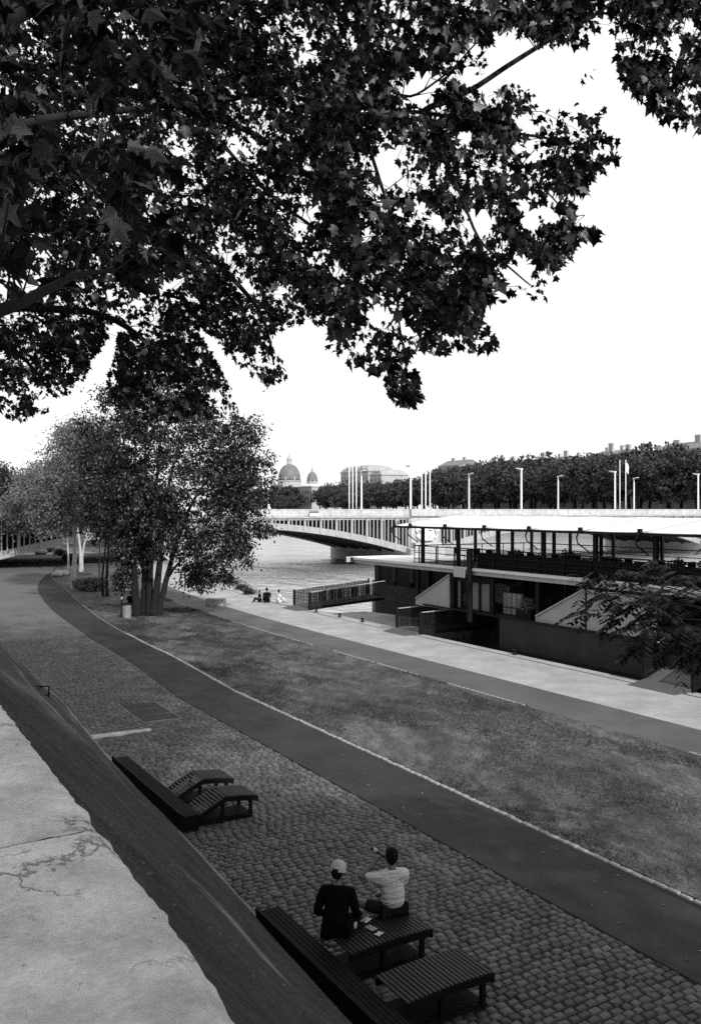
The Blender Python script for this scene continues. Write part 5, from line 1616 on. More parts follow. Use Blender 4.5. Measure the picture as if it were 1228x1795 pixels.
# entrance box between posts near s=33..36
se0, se1 = s_at(860, 26.3), s_at(789, 26.3)
mb = MB(); mb.box(0.32, 2.6, se0 - 20 + 0.1, se1 - 20 - 0.1, 2.72, 3.215); mb.build("entrance_header", M_black, BT)
for k, (ua, ub) in enumerate(((857, 842), (838, 823), (806, 800), (797, 791))):
    a, b = s_at(ua, 26.4), s_at(ub, 26.4)
    mb = MB(); mb.box(0.42, 0.45, a - 20, b - 20, 1.40, 2.68); mb.build("entrance_pane", mat("frosted_glass", 0.16, 0.3, var=0.1, scale=1), BT)
for u in (859, 840, 821, 808, 799):
    a = s_at(u, 26.35); mb = MB(); mb.box(0.33, 0.41, a - 20 - 0.05, a - 20 + 0.05, 1.3, 2.72); mb.build("entrance_mullion", M_black, BT)
a, b = s_at(814, 25.7), s_at(795, 25.7)
mb = MB(); mb.box(-0.32, -0.28, a - 20, b - 20, 2.96, 3.43); mb.build("entrance_sign_board", M_fascia, BT)
a = s_at(820, 25.7); mb = MB(); mb.box(-0.30, -0.1, a - 20 - 0.09, a - 20 + 0.09, 0.9, 4.35); mb.build("gangway_mast", M_black, BT)
# slanted grey side panels (stair screens)
def panel(pts_uv, d, name):
    V = []
    for (u, v) in pts_uv:
        s = s_at(u, d); p = DS(d, s); z = H - (v - HV) * p.y / F
        V.append((d - 26, s - 20, z))
    V2 = [(x + 0.05, y, z) for x, y, z in V]
    k = len(V)
    fs_ = [tuple(range(k)), tuple(range(k, 2 * k))[::-1]] + [(i, (i + 1) % k, k + (i + 1) % k, k + i) for i in range(k)]
    return mesh_obj(name, V + V2, fs_, M_panel, BT)
panel([(728, 1050), (728, 1060), (787, 1069), (787, 1008)], 26.12, "stair_screen")
panel([(938, 1081), (938, 1093), (1024, 1104), (1024, 1033)], 26.12, "stair_screen")
panel([(1028, 1033), (1028, 1105), (1150, 1121), (1150, 1046), (1060, 1037)], 26.12, "stair_screen")
panel([(865, 1018), (865, 1055), (885, 1058), (893, 1028)], 27.6, "inner_screen")
def rail_line(u0, v0, u1, v1, d):
    a = s_at(u0, d); b = s_at(u1, d); pa = DS(d, a); pb_ = DS(d, b)
    return (d - 26, a - 20, H - (v0 - HV) * pa.y / F), (d - 26, b - 20, H - (v1 - HV) * pb_.y / F)
for (A_, B_) in (((728, 1049, 787, 1007), 26.08), ((938, 1080, 1024, 1032), 26.08)):
    p0, p1 = rail_line(*A_, B_); mb = MB(); mb.tube([p0, p1], 0.035, 6); mb.build("stair_rail", M_fascia, BT)
# far side of the bow: dark house with pillars seen under the left tip
mb = MB(); mb.box(5.1, 8.2, 22, 30, 1.285, 2.9); mb.build("bow_house", M_black, BT)
for y in (22, 24, 26, 28, 30): 
    mb = MB(); mb.box(4.93, 5.09, y - 0.12, y + 0.12, 0.4, 2.7); mb.build("bow_pillar", M_black, BT)

# gangways from quay to boat
def gangway(name, s_near, width, label, zr, L_=3.4, d0=25.05):
    t = empty(name, DS(d0, s_near, 0), label, "gangway", "gangways onto the boat", rz=BANK)
    mb = MB(); mb.prism([(-0.9, 0.0), (-0.9, 0.02), (0.1, 0.16), (L_, zr), (L_, zr - 0.12), (0.1, 0.02)], 'y', 0.04, width - 0.04); mb.build("deck_plate", M_grit, t)
    for y in (0.0, width):
        mb = MB(); mb.prism([(-0.05, 0.01), (L_, zr - 0.16), (L_, zr + 0.02), (-0.05, 0.17)], 'y', y - 0.03, y + 0.03); mb.build("stringer", M_black, t)
        mb = MB(); mb.box(-0.07, 0.07, y - 0.05, y + 0.05, 0, 1.12); mb.build("end_post", M_black, t)
        mb = MB(); mb.tube([(0, y, 1.10), (L_, y, zr + 1.05)], 0.024, 6); mb.build("handrail", M_fascia, t)
        mb = MB()
        for k in range(1, int(L_ / 0.05)):
            x = k * 0.05 + random.uniform(-0.012, 0.012); z0 = 0.17 + (zr - 0.15) * x / L_
            mb.box(x - 0.012, x + 0.012, y - 0.010, y + 0.010, z0, z0 + 0.93)
        for z in (0.2, 0.3, 0.4, 0.5, 0.6, 0.7, 0.8, 0.9): mb.tube([(0, y, z + 0.1), (L_, y, zr + z)], 0.011, 4)
        mb.build("railing_grille", M_black, t)
        mb = MB(); mb.box(L_ - 0.05, L_ + 0.05, y - 0.04, y + 0.04, zr - 0.1, zr + 1.08); mb.build("far_post", M_black, t)
    return t
g1 = to_ds(GR(545, 1070))[1]; g2 = to_ds(GR(737, 1113))[1]
gangway("gangway", g1, 2.1, "dark railed gangway farthest along the quay, near the bow", 0.55, 5.5)
gangway("gangway", g2, 2.1, "dark railed gangway leading to the entrance in the middle of the boat", 0.18, 4.6, 24.9)
g3 = to_ds(GR(1131, 1196))[1]
gangway("gangway", g3 - 2.1, 2.1, "dark railed gangway cut off by the right edge", 0.9, 2.2, 25.0)
# mooring ledge in pale concrete below the quay between the first two gangways
mb = MB(); mb.prism([(25.15, 37.6), (25.15, 47.0), (28.3, 47.0), (29.4, 42.5), (29.3, 38.2), (26.1, 38.0)], 'z', -1.4, -0.12)
o = mb.build("mooring_ledge", M_concrete); o.rotation_euler = (0, 0, BANK); tag(o, kind='structure')
# bollards / weeds on the quay edge
for i, (u, v) in enumerate(((560, 1073), (612, 1081), (645, 1090), (883, 1150))):
    s = to_ds(GR(u, v))[1]
    t = empty("mooring_bollard", DS(24.95, s, 0.006), None, None)
    tag(t, ("small dark iron bollard on the quay edge right of the far gangway", "small dark iron bollard on the quay edge, middle of three between two gangways", "small dark iron bollard on the quay edge left of the middle gangway", "dark iron mooring bollard on the quay edge beside the dark hull")[i], "bollard", "mooring bollards")
    MB().lathe([(0.12, 0), (0.11, 0.03), (0.06, 0.05), (0.055, 0.16)], n=12).build("bollard_post", M_black, t, True)
    MB().lathe([(0.09, 0.165), (0.10, 0.19), (0.09, 0.215), (0.03, 0.225)], n=12).build("bollard_head", M_black, t, True)

# furniture on the boat
def table_and_chairs():
    tb_ = empty("cafe_table", (0, 0, 0))
    MB().lathe([(0.40, 0.70), (0.40, 0.73)], n=18).build("table_top", M_deck, tb_)
    MB().lathe([(0.03, 0.02), (0.03, 0.698)], n=8).build("table_stem", M_black, tb_)
    MB().lathe([(0.24, 0.0), (0.23, 0.018)], n=14).build("table_foot", M_black, tb_)
    ch = empty("cafe_chair", (0, 0, 0))
    MB().box(-0.21, 0.21, -0.21, 0.21, 0.42, 0.46).build("seat", M_timber_edge, ch)
    MB().prism([(-0.21, 0.5), (-0.24, 0.86), (-0.21, 0.86), (-0.18, 0.5)], 'x', -0.2, 0.2).build("backrest", M_timber_edge, ch)
    for (x, y) in ((-0.18, -0.18), (0.18, -0.18), (-0.18, 0.18), (0.18, 0.18)):
        MB().box(x - 0.016, x + 0.016, y - 0.016, y + 0.016, 0, 0.419 if y > 0 else 0.84).build("leg", M_black, ch)
    return tb_, ch
T0, C0 = table_and_chairs()
first = True
spots = [(27.9, 15.5), (27.9, 18.6), (27.9, 21.6), (27.8, 24.6), (27.9, 27.6), (27.9, 30.6), (27.9, 33.6), (28.2, 36.6)]
words = ["nearest the right edge", "second from the right edge", "third from the right edge", "above the right stair screen", "left of the feathered tree", "above the left of the right screen", "above the entrance", "nearest the bow terrace"]
for i, (d, s) in enumerate(spots):
    t = T0 if i == 0 else copy_tree(T0)
    t.location = DS(d, s, 3.362); tag(t, "round dark cafe table under the boat awning, " + words[i], "table", "cafe tables on the upper deck")
    for k, (dx, dy, rz) in enumerate(((0.0, 0.62, math.pi), (0.0, -0.62, 0.0))):
        c = C0 if (i == 0 and k == 0) else copy_tree(C0)
        c.location = DS(d + dx, s + dy, 3.362); c.rotation_euler = (0, 0, BANK + rz)
        tag(c, "dark cafe chair, %s side of the awning table " % ("far" if k == 0 else "near") + words[i], "chair", "cafe chairs on the upper deck at the table " + words[i])
def planter(d, s, z, label, m=M_leaf2, hgt=0.5):
    t = empty("planter", DS(d, s, z), label, "planter", "planters on the boat", rz=BANK)
    MB().box(-0.2, 0.2, -0.5, 0.5, 0, 0.4).build("trough", M_black, t)
    Vv, Ff = blob_leaves([(0, 0, 0.4 + hgt / 2, 0.25, 0.5, hgt / 2, 1)], 900, 0.11, rg, 0.09, 0.2)
    tag(np_mesh("foliage", Vv, Ff, m, t), kind='stuff')
planter(26.9, 31.2, 3.362, "leafy planter on the upper deck left of the middle post", hgt=0.6)
planter(26.9, 27.9, 3.362, "leafy planter on the upper deck in the middle under the awning", hgt=0.7)
planter(26.9, 25.4, 3.362, "leafy planter on the upper deck above the stair screen", hgt=0.5)
planter(26.9, 22.4, 3.362, "leafy planter on the upper deck half hidden by the feathered tree", hgt=0.6)
planter(26.6, 30.2, 1.305, "flowering planter on the lower deck right of the entrance", M_leaf3, 0.5)
for i, u in enumerate((887, 894, 903, 912)):
    s = s_at(u, 27.2)
    t = empty("keg", DS(27.2, s, 1.305), ("pale steel keg on the lower deck, leftmost of four", "pale steel keg on the lower deck, second of four", "pale steel keg on the lower deck, third of four", "pale steel keg on the lower deck, rightmost of four")[i], "keg", "kegs on the lower deck")
    MB().lathe([(0.14, 0), (0.15, 0.03), (0.15, 0.95), (0.13, 1.0)], n=14).build("keg_body", mat("keg_steel", 0.35, 0.4, var=0.1, scale=3), t, True)
    MB().lathe([(0.156, 0.3), (0.16, 0.32), (0.156, 0.34)], n=14).build("keg_ring", M_black, t)

# ------------------------------------------------------------------ bridge (three arches, runs along +d at s 98..118)
SN, SFAR = 98.0, 118.0
BR = empty("arch_bridge", DS(66, SN, 0), "long pale arch bridge with columned spandrels crossing the river", "bridge", rz=BANK)
# local x = d-66 , y = s-98
ZT = 6.24
spans = [(-54.0, 0.0), (4.5, 58.5), (63.0, 117.0)]
def arch_z(x, a, b):
    c = (a + b) / 2; hlf = (b - a) / 2
    return 0.26 + 3.74 * (1 - ((x - c) / hlf) ** 2)
mb = MB(); mb.box(-75, 135, 0.15, 19.85, 5.16, 5.30); mb.build("road_deck", M_asphalt, BR)
for (y0, y1) in ((0.0, 0.30), (19.7, 20.0)):
    mb = MB()
    x = -75
    while x < 135:
        mb.box(x + 0.01, x + 2.23, y0, y1, 5.30, ZT - 0.10); x += 2.25
    mb.build("parapet", M_stone, BR)
    mb = MB(); mb.box(-75, 135, y0 - 0.06, y1 + 0.06, ZT - 0.098, ZT); mb.build("parapet_rail", M_stone, BR)
mb = MB(); mb.box(-75, 135, -0.22, 0.14, 5.10, 5.295); mb.build("cornice", M_steel, BR)
mb = MB(); mb.box(-75, 135, -0.02, 0.14, 4.86, 5.095); mb.build("edge_girder", M_steel, BR)
mb = MB(); mb.box(-75, 135, 19.86, 20.2, 4.9, 5.295); mb.build("cornice", M_steel, BR)
pil = bpy.data.meshes.new("pilaster"); q = MB().box(-0.16, 0.16, -0.16, 0.0, 0, 1); q.box(-0.22, 0.22, -0.26, -0.005, 1.0, 1.10); pil.from_pydata(q.v, [], q.f); pil.materials.append(M_steel)
colm = bpy.data.meshes.new("spandrel_bar"); q = MB().box(-0.07, 0.07, 0.02, 0.16, 0, 1); colm.from_pydata(q.v, [], q.f); colm.materials.append(M_steel)
for si, (a, b) in enumerate(spans):
    xs = np.linspace(a, b, 37)
    # arch ribs: front & back faces plus inner ribs
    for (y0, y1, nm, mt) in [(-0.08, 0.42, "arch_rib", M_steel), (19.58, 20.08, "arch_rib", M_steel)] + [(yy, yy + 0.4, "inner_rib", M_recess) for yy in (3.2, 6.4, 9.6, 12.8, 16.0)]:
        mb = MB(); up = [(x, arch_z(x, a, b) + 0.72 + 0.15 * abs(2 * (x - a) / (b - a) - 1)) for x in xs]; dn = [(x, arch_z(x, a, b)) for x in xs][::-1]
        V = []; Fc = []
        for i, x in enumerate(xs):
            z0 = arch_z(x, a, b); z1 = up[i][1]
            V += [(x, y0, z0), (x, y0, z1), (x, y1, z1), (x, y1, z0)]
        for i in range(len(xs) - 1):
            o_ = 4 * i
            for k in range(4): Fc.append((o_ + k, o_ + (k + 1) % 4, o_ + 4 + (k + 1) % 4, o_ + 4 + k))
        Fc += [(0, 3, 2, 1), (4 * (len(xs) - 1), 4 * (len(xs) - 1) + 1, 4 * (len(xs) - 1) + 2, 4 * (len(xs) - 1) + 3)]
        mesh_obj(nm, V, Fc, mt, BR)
    # soffit plate between ribs and an added dark sheet for the shade behind the bars
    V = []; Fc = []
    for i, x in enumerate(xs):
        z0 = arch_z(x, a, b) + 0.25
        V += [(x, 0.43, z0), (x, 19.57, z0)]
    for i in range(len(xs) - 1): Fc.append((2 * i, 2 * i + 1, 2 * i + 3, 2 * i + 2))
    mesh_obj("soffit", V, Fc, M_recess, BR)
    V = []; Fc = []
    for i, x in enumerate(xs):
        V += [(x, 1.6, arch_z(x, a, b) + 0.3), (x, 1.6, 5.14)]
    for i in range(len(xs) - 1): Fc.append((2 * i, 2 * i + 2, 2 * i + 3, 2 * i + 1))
    mesh_obj("spandrel_shade_sheet", V, Fc, M_recess, BR)
    nb = 24; dx = (b - a) / nb
    for k in range(nb + 1):
        x = a + k * dx
        zb = arch_z(x, a, b) + 0.15
        inst("pilaster", pil, BR, (min(max(x, a + 0.2), b - 0.2), 0.0, zb), 0, (1, 1, (5.0 - zb) / 1.1))
        if k < nb:
            for j in (1, 2, 3):
                xx = x + dx * j / 4; zb2 = arch_z(xx, a, b) + 0.6
                if 4.86 - zb2 > 0.15: inst("spandrel_bar", colm, BR, (xx, 0.0, zb2), 0, (1, 1, 4.88 - zb2))
# piers
def pier(x0, x1, nm="pier"):
    mb = MB()
    mb.box(x0, x1, -0.30, 20.3, 0.9, 5.09)
    mb.build("pier_shaft", M_stone, BR)
    pts_ = [(x0 - 0.5, -1.0), ((x0 + x1) / 2, -3.8), (x1 + 0.5, -1.0), (x1 + 0.5, 21), ((x0 + x1) / 2, 23.8), (x0 - 0.5, 21)]
    mb = MB(); mb.prism(pts_, 'z', -3.0, 0.85); mb.build("cutwater", M_stone, BR)
    mb = MB(); mb.prism([(p_[0] + (0.15 if p_[0] > (x0 + x1) / 2 else -0.15 if p_[0] < (x0 + x1) / 2 else 0), p_[1] * 1.02) for p_ in pts_], 'z', 0.853, 1.05); mb.build("cutwater_cap", M_stone, BR)
    # raised pedestal in the parapet
    mb = MB(); mb.box(x0 - 0.1, x1 + 0.1, -0.55, 0.5, 5.31, ZT + 0.02); mb.build("pedestal", M_stone, BR)
    # pale sculpted group on the pier face: reclining figure forms with drapery
    mb = MB(); cx = (x0 + x1) / 2
    rr = random.Random(3)
    for (bx, bz, r, sx, sz_) in ((-0.9, 2.7, 0.55, 1.2, 0.9), (-0.2, 3.0, 0.62, 1.0, 1.2), (0.6, 2.9, 0.5, 1.4, 0.8), (1.3, 2.6, 0.42, 1.3, 0.7), (-0.3, 3.95, 0.28, 1, 1.1), (0.5, 3.7, 0.35, 1.2, 0.8), (-1.4, 3.5, 0.32, 0.9, 1.3), (0.1, 2.2, 0.5, 2.4, 0.5), (1.0, 3.6, 0.22, 1.0, 1.2)):
        mb.ball((cx + bx, -0.55, bz), r, 12, 8, (sx, 0.7, sz_))
    for k in range(7):
        a0 = rr.uniform(-1.5, 1.4); mb.tube([(cx + a0, -0.8, 2.2 + rr.random()), (cx + a0 + 0.3, -1.0, 2.9 + rr.random() * 0.6), (cx + a0 + rr.uniform(-.6, .6), -0.75, 3.4 + rr.random())], [0.12, 0.14, 0.07], 7)
    mb.build("sculpture", M_white, BR, True)
    mb = MB(); mb.box(x0 + 0.1, x1 - 0.1, -1.2, -0.305, 1.06, 1.75); mb.build("sculpture_plinth", M_stone, BR)
pier(0.0, 4.5); pier(58.5, 63.0)
mb = MB(); mb.box(-76, -54, 0.1, 19.9, -1.0, 5.09); mb.build("abutment", M_stone, BR)
mb = MB(); mb.box(117, 134, 0.1, 19.9, -3.0, 5.09); mb.build("abutment", M_stone, BR)
# small notice board hung on the parapet
p = PX(553, 900.5, 109.9); d_, s_ = to_ds(p)
nb_ = empty("notice_board", DS(d_, 97.7, 5.35), "small pale notice board with a dark top hung on the bridge parapet", "sign", rz=BANK)
MB().box(-0.6, 0.6, -0.08, 0.0, 0.0, 0.36).build("board", M_white, nb_)
MB().box(-0.6, 0.6, -0.08, 0.0, 0.365, 0.62).build("dark_band", mat("dark_board", 0.08, 0.6), nb_)

# bridge lamps
def make_lamp():
    t = empty("bridge_lamp", (0, 0, 0))
    MB().lathe([(0.18, 0), (0.15, 0.5), (0.14, 1.0), (0.115, 6.2), (0.10, 6.65)], n=12).build("lamp_pole", M_white, t, True)
    MB().prism([(-0.12, 6.62), (1.0, 6.86), (1.05, 6.98), (-0.14, 6.84)], 'y', -0.16, 0.16).build("lamp_head", M_white, t)
    MB().box(0.3, 0.95, -0.12, 0.12, 6.62, 6.72).build("lamp_lens", M_glass, t)
    return t
LG = "tall white lamps on the bridge"
lamp0 = make_lamp(); used = False
near_l = [(-18.9, "first lamp on the near side, beside the multi-stemmed tree"), (0.3, "tall white lamp left of the three masts above the pier"), (19.6, "tall white lamp above the boat awning, second to the right of the near masts"), (38.6, "tall white lamp just left of the far twin masts at right"), (58.0, "tall white lamp beyond the right edge on the near side")]
far_l = [(-14.9, "white lamp on the far parapet half hidden by the multi-stemmed tree"), (4.4, "white lamp on the far side, right of the masts with flags"), (25.3, "white lamp on the far side, first to the right of the middle masts"), (45.2, "white lamp on the far side between the two near lamps at right"), (64.4, "white lamp on the far side nearest the right edge")]
near_l[0] = (-20.6, "white lamp on the near side, leftmost, beside the multi-stemmed tree")
for side, lst in ((0, near_l), (1, far_l)):
    for (t_, lab) in lst:
        o = lamp0 if not used else copy_tree(lamp0); used = True
        if side == 0:
            o.location = DS(66.2 + t_, SN + 0.55, 5.30); o.rotation_euler = (0, 0, BANK + math.pi / 2)
        else:
            pf = Vector((-2.1, 135.0, 0)) ; pp = pf + Vector((NX, NY, 0)) * t_
            o.location = Vector((pp.x, pp.y, 5.30)); o.rotation_euler = (0, 0, BANK - math.pi / 2)
        tag(o, lab, "lamp", LG)
# groups of flag masts
def make_mast(hh, flag, flip=1):
    t = empty("flag_mast", (0, 0, 0))
    MB().lathe([(0.09, 0), (0.08, 2), (0.06, hh)], n=10).build("mast_pole", M_white, t, True)
    MB().ball((0, 0, hh + 0.08), 0.12, 10, 8).build("mast_finial", M_white, t, True)
    if flag:
        V = []; Fc = []
        for i in range(7):
            for j in range(8):
                V.append((flip * (0.1 + 0.075 * i + 0.03 * math.sin(j)), 0.10 * math.sin(i * 1.6 + j * 0.5), hh - 0.15 - j * 0.26 - i * 0.10))
        for i in range(6):
            for j in range(7): Fc.append((i * 8 + j, (i + 1) * 8 + j, (i + 1) * 8 + j + 1, i * 8 + j + 1))
        mesh_obj("flag", V, Fc, mat("flag_cloth", 0.8, 0.9, trans=0.5), t, True)
    return t
MG = "white flag masts above the bridge piers"
def mast_group(P0, hh, flags, names):
    for i, dxx in enumerate((-0.55, 0.0, 0.55)):
        if names[i] is None: continue
        m_ = make_mast(hh, flags[i], -1 if i == 0 else 1); m_.location = P0 + Vector((dxx, 0.3 * (i % 2), 0)); m_.rotation_euler = (0, 0, 0)
        tag(m_, names[i], "flag mast", MG)
mast_group(PX(746, 900, 119.8) * 1.0 + Vector((0, 0, 0)), 9.0, (0, 0, 0), ("left mast of the white trio above the near side of the pier", "middle mast of the white trio above the near side of the pier", "right mast of the white trio above the near side of the pier"))
mast_group(PX(618, 900, 136.5), 9.6, (1, 0, 1), ("left flagged mast of the trio on the far side of the pier", "middle bare mast of the trio on the far side of the pier", "right flagged mast of the trio on the far side of the pier"))
mast_group(PX(1091, 900, 165.5), 9.8, (0, 0, 1), ("left mast of the far pair near the right edge", None, "right mast of the far pair near the right edge, with a furled flag"))

# ------------------------------------------------------------------ far bank
FB = 183.0
mb = MB(); mb.prism([(FB, -60), (FB, 900), (FB + 600, 900), (FB + 600, -60)], 'z', -3, 3.6)
o = mb.build("far_bank_ground", M_soil); o.rotation_euler = (0, 0, BANK); tag(o, kind='structure')
mb = MB(); mb.prism([(FB - 0.6, -60), (FB - 0.6, 900), (FB - 0.02, 900), (FB - 0.02, -60)], 'z', -3, 4.6)
o = mb.build("far_quay_wall", M_stone); o.rotation_euler = (0, 0, BANK); tag(o, "long pale stone quay wall on the far bank", "quay wall", kind='structure')
# ground at the river's end (left of the domes)
mb = MB(); mb.prism([(-300, 560), (-300, 1500), (FB + 600, 1500), (FB + 600, 560)], 'z', -3, 3.0)
o = mb.build("far_end_ground", M_soil); o.rotation_euler = (0, 0, BANK); tag(o, kind='structure')

# crowns of the far row
protos = []
for k in range(4):
    rgf = np.random.default_rng(40 + k)
    bl_ = [(0, 0, 11, 6.2, 6.2, 5.5, 3)] + [(rgf.uniform(-4, 4), rgf.uniform(-4, 4), rgf.uniform(7, 14), 3, 3, 2.6, 0.8) for _ in range(6)]
    V1, F1 = blob_leaves(bl_, 3600, 0.85, rgf, 0.75, 0.3, 20, rhomb_template(0.8))
    me = bpy.data.meshes.new("crown")
    V1 = np.asarray(V1, np.float32); me.from_pydata(V1.tolist(), [], F1.tolist()); me.materials.append(M_far_leaf)
    q = MB(); q.tube([(0, 0, -0.2), (0.1, 0, 4), (0.2, 0.1, 9)], [0.45, 0.35, 0.15], 8)
    mt = bpy.data.meshes.new("trunk"); mt.from_pydata(q.v, [], q.f); mt.materials.append(M_bark)
    protos.append((me, mt))
top_px = [(455, 858), (500, 852), (525, 858), (555, 856), (575, 848), (620, 848), (650, 842), (700, 832), (745, 828), (790, 824), (830, 812), (900, 806), (950, 800), (1000, 797), (1050, 790), (1100, 786), (1163, 778), (1300, 770)]
def top_at(u): return float(np.interp(u, [a for a, b in top_px], [b for a, b in top_px]))
LMARK = [(478, "the leftmost bridge lamp"), (540, "the small dome"), (618, "the flagged masts"), (723, "the lamp beside the middle masts"), (822, "the lamp left of the boat posts"), (917, "the tallest lamp"),
         (978, "the lamp between two taller ones"), (1077, "the lamp before the twin masts"), (1111, "the short lamp nearest the right edge")]
ORD = ["directly behind", "first right of", "second right of", "third right of", "fourth right of", "fifth right of", "sixth right of", "seventh right of", "eighth right of"]
lcount = {}
def tree_label(i, u, row):
    if u < 478: nm = "the multi-stemmed tree crown"
    else: nm = [n for x, n in LMARK if x <= u][-1]
    lcount.setdefault((nm, row), []).append(0)
    k = len(lcount[(nm, row)]) - 1
    return "far-bank tree, %s row, %s" % (("front", "middle", "back")[row], ["last crown", "last but one", "third from last", "fourth from last", "fifth from last", "sixth from last", "seventh from last", "eighth from last", "ninth from last", "tenth from last", "eleventh from last", "twelfth from last"][min(k, 11)]) + " right of " + nm
cnt = 0
rgt = np.random.default_rng(77)
for row, (dd, step) in enumerate(((190, 9.0), (200, 9.5), (211, 10.0))):
    s = 125.0
    while s < 560:
        s += step + rgt.uniform(-1, 1)
        dj = dd + rgt.uniform(-1.5, 1.5)
        p = DS(dj, s, 3.6)
        u = 614 + F * p.x / p.y
        if u < 380: break
        if 524 < u < 556 : continue
        if u > 1330: continue
        topz = H + (HV - top_at(u) - rgt.uniform(-8, 9) - (0, 3, 0)[row] - (9 if row == 0 else 0)) * p.y / F
        if row == 2 and u < 600: continue
        sc_ = (topz - 3.6) / 17.0
        t = empty("quay_tree", p)
        t.scale = (max(0.75, sc_ ** 0.6), max(0.75, sc_ ** 0.6), sc_); t.rotation_euler = (0, 0, rgt.uniform(0, 6.28))
        me, mt = protos[cnt % 4]
        oc = inst("crown", me, t, (0, 0, 0)); oc["kind"] = "stuff"
        inst("trunk", mt, t, (0, 0, 0))
        tag(t, tree_label(cnt, u, row), "tree", "trees in the row on the far bank"); cnt += 1
print("far trees", cnt)

# buildings of the far bank
wmesh = bpy.data.meshes.new("window"); q = MB().box(-0.04, 0.06, -0.55, 0.55, 0, 1.9); wmesh.from_pydata(q.v, [], q.f); wmesh.materials.append(M_window)
smesh = bpy.data.meshes.new("sill"); q = MB().box(-0.16, -0.045, -0.7, 0.7, -0.14, 0); smesh.from_pydata(q.v, [], q.f); smesh.materials.append(M_stone)
def building(s0, s1, d, hgt, label, chim=4, floors=5, roofh=2.8, z0=3.6):
    t = empty("town_house", DS(d, s0, z0), label, "building", "quay houses on the far bank", rz=BANK)
    Wd = s1 - s0
    MB().box(0, 12, 0, Wd, 0, hgt).build("wall", M_facade, t)
    MB().box(-0.35, 12.3, -0.03, Wd + 0.03, hgt + 0.003, hgt + 0.45).build("cornice", M_stone, t)
    V = [(0, 0, hgt + 0.453), (12, 0, hgt + 0.453), (12, Wd, hgt + 0.453), (0, Wd, hgt + 0.453), (5, 0.0, hgt + roofh), (5, Wd, hgt + roofh), (7, 0, hgt + roofh), (7, Wd, hgt + roofh)]
    rf = mesh_obj("roof", V, [(0, 4, 5, 3), (4, 6, 7, 5), (6, 1, 2, 7), (0, 1, 6, 4), (3, 5, 7, 2)], M_roof, t)
    rc = random.Random(int(s0))
    for k in range(chim):
        y = Wd * (k + 0.5) / chim + rc.uniform(-1, 1); w = rc.uniform(0.8, 2.2); x = rc.uniform(2, 6)
        c = MB().box(x, x + 0.9, y - w / 2, y + w / 2, hgt + 0.5, hgt + roofh + rc.uniform(0.8, 2.4)).build("chimney", M_facade, t)
        mb = MB()
        for j in range(int(w / 0.4)): mb.box(x + 0.3, x + 0.55, y - w / 2 + 0.1 + j * 0.4, y - w / 2 + 0.3 + j * 0.4, hgt + roofh + 0.6, hgt + roofh + 2.9)
    nw = int(Wd / 3.0); fh = hgt / floors
    for f in range(floors):
        for k in range(nw):
            y = Wd * (k + 0.5) / nw
            w_ = inst("window", wmesh, t, (0, y, f * fh + 0.9)); inst("sill", smesh, w_, (0, 0, 0))
    return t
def s_b(u, d): return s_at(u, d)
DB = 222.0
edges_u = [1260, 1150, 1090, 1035, 985, 935, 890, 850, 812]
desc = ["pale quay house at the right edge behind the treetops", "quay house with broad chimneys near the right edge", "quay house behind the trees with two chimney stacks", "quay house whose roof shows above the trees in the right half",
        "quay house with small dormered roof line above the trees", "quay house with low chimneys above the trees", "pale quay house whose roof peeps over the middle trees", "quay house left of the roofs, its chimneys faint against the sky"]
for i in range(8):
    ua, ub = edges_u[i], edges_u[i + 1]
    sa_, sb_ = s_b(ua, DB), s_b(ub, DB)
    um = (ua + ub) / 2; p = DS(DB + 5, (sa_ + sb_) / 2)
    roof_top = H + (HV - top_at(um) + 3.0) * p.y / F
    building(sa_, sb_ - 0.05, DB, roof_top - 3.6 - 3.0 - (0, 1.6, 0.4, 2.2, 0.8, 2.6, 0.2, 1.5)[i], desc[i], (3, 2, 4, 2, 3, 2, 3, 2)[i])
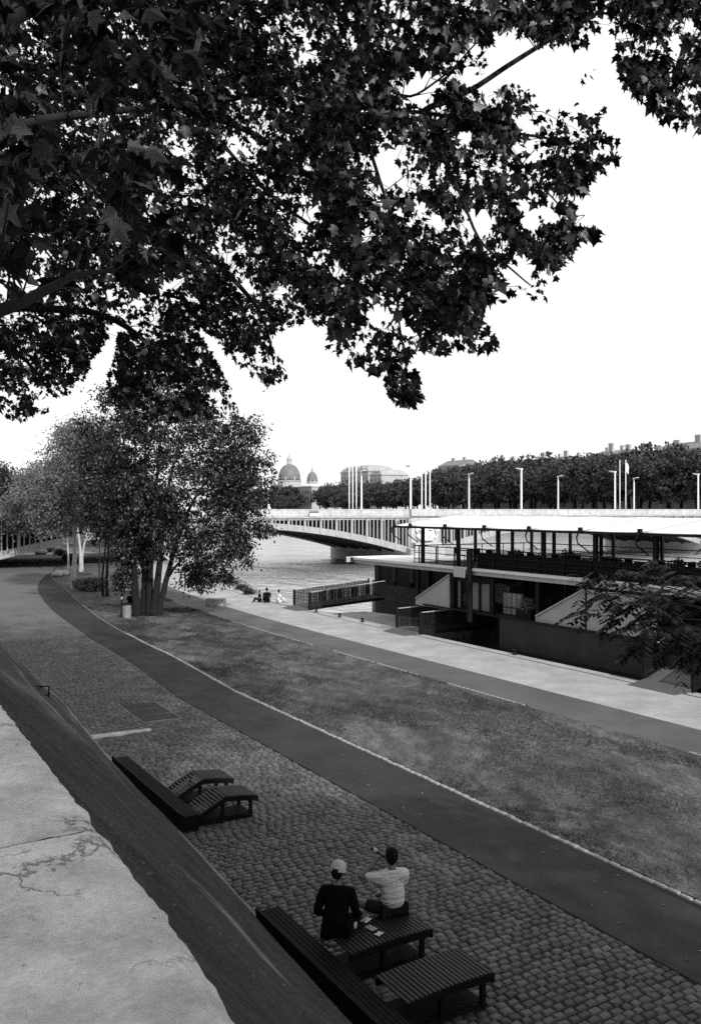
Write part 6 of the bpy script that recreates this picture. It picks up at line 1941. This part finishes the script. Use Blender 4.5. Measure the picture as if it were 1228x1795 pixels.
# white villa with chimneys and a pavilion-roofed building
sa_, sb_ = s_b(806, 232), s_b(768, 232)
p = DS(238, (sa_ + sb_) / 2)
building(sa_, sb_, 232, H + (HV - 812) * p.y / F - 3.6 - 1.5, "white house with two tall chimneys above the trees, centre right", 2, 6)
def pavilion(u0, u1, vtop, vbase, d, label):
    sa_, sb_ = s_b(u1, d), s_b(u0, d)
    p = DS(d, (sa_ + sb_) / 2); k = p.y / F
    t = empty("pavilion_building", DS(d, sa_, 3.6), label, "building", rz=BANK)
    Wd = sb_ - sa_; hz = H + (HV - vbase) * k - 3.6; tz = H + (HV - vtop) * k - 3.6
    MB().box(0, 16, 0, Wd, 0, hz).build("wall", M_facade, t)
    MB().box(-0.4, 16.4, -0.4, Wd + 0.4, hz + 0.003, hz + 0.6).build("cornice", M_stone, t)
    prof = [(1.0, 0), (0.93, 0.35), (0.8, 0.65), (0.6, 0.88), (0.35, 1.0)]
    V = []; Fc = []
    for (r, z) in prof:
        for (x, y) in ((-1, -1), (1, -1), (1, 1), (-1, 1)): V.append((8 + x * 8 * r, Wd / 2 + y * Wd / 2 * r, hz + 0.61 + z * (tz - hz - 0.6)))
    for i in range(len(prof) - 1):
        for j in range(4): Fc.append((4 * i + j, 4 * i + (j + 1) % 4, 4 * i + 4 + (j + 1) % 4, 4 * i + 4 + j))
    Fc.append((16, 17, 18, 19)); mesh_obj("roof", V, Fc, mat("pale_zinc", 0.30, 0.6, var=0.2, scale=0.4), t)
    nw = max(3, int(Wd / 3.2))
    for f in range(5):
        for j in range(nw):
            w_ = inst("window", wmesh, t, (0, Wd * (j + 0.5) / nw, 1 + f * hz / 5.2)); inst("sill", smesh, w_, (0, 0, 0))
    for y in (0.25, 0.5, 0.75):
        dm = MB().box(0.2, 2.2, Wd * y - 1.0, Wd * y + 1.0, hz + 0.8, hz + 0.8 + (tz - hz) * 0.55).build("dormer", M_facade, t)
pavilion(648, 668, 823, 833, 236, "low pavilion-roofed block right of the masts above the trees")
pavilion(597, 645, 815, 828, 240, "large pale building with a curved pavilion roof behind the flag masts")
# domed hospital block
def dome(t, x, y, z, r, hgt, spire, nm):
    mb = MB(); mb.lathe([(r * 1.02, 0), (r * 1.02, r * 0.35)], (x, y, z), 16); dr = mb.build(nm + "_drum", M_facade, t)
    prof = [(r * math.cos(a) ** 0.9 if a < 1.5 else 0.12 * r, hgt * math.sin(a)) for a in np.linspace(0, 1.45, 10)]
    MB().lathe([(r * 1.08, r * 0.36), (r * 1.05, r * 0.42)], (x, y, z), 16).build(nm + "_cornice", M_stone, t)
    mb = MB(); mb.lathe([(a, b + r * 0.43) for a, b in prof], (x, y, z), 24); mb.build(nm, mat("dome_slate", 0.13, 0.7, var=0.2, scale=0.5), t, True)
    zz = z + r * 0.43 + hgt
    mb = MB(); mb.lathe([(r * 0.22, -0.2), (r * 0.22, r * 0.35), (r * 0.28, r * 0.38), (r * 0.16, r * 0.6), (0.05 * r, r * 0.75), (0.03 * r, spire)], (x, y, zz), 12); mb.build(nm + "_lantern", M_facade, t)
    for k in range(8):
        a = k * math.pi / 4; mb = MB(); mb.box(-0.35, 0.35, -0.2, 0.2, 0, r * 0.28); o = mb.build("lunette", M_stone, t); o.location = (x + r * 0.99 * math.cos(a), y + r * 0.99 * math.sin(a), z + r * 0.45); o.rotation_euler = (0, 0, a + math.pi / 2)
dD = 216.0
sd = s_at(507, dD); p = DS(dD, sd); kd = p.y / F
HD = empty("domed_hospital", DS(dD, sd, 3.6), "long pale classical building with one large and one small dome beyond the bridge", "building", rz=BANK)
zb = H + (HV - 851) * kd - 3.6
rD = 20 * kd
dome(HD, 0, 0, zb, rD, (851 - 822) * kd, (822 - 802) * kd, "great_dome")
s2 = s_at(547, dD - 4); p2 = DS(dD - 4, s2)
dome(HD, -4, s2 - sd, H + (HV - 848) * p2.y / F - 3.6, 9.5 * p2.y / F, 17 * p2.y / F, 14 * p2.y / F, "small_dome")
MB().box(-rD * 1.2, rD * 1.5, -rD * 1.25, rD * 1.25, 0, zb).build("dome_block", M_facade, HD)
MB().box(-9, 8, s2 - sd - 9, -rD * 1.26, 0, H + (HV - 857) * kd - 3.6).build("wing", M_facade, HD)
MB().box(-9.4, 8.4, s2 - sd - 9.3, -rD * 1.26, H + (HV - 857) * kd - 3.597, H + (HV - 857) * kd - 3.1).build("cornice", M_stone, HD)
for f in range(4):
    for j in range(7):
        w_ = inst("window", wmesh, HD, (-9, s2 - sd - 8 + j * 3.0, 1.2 + f * 3.1)); inst("sill", smesh, w_, (0, 0, 0))
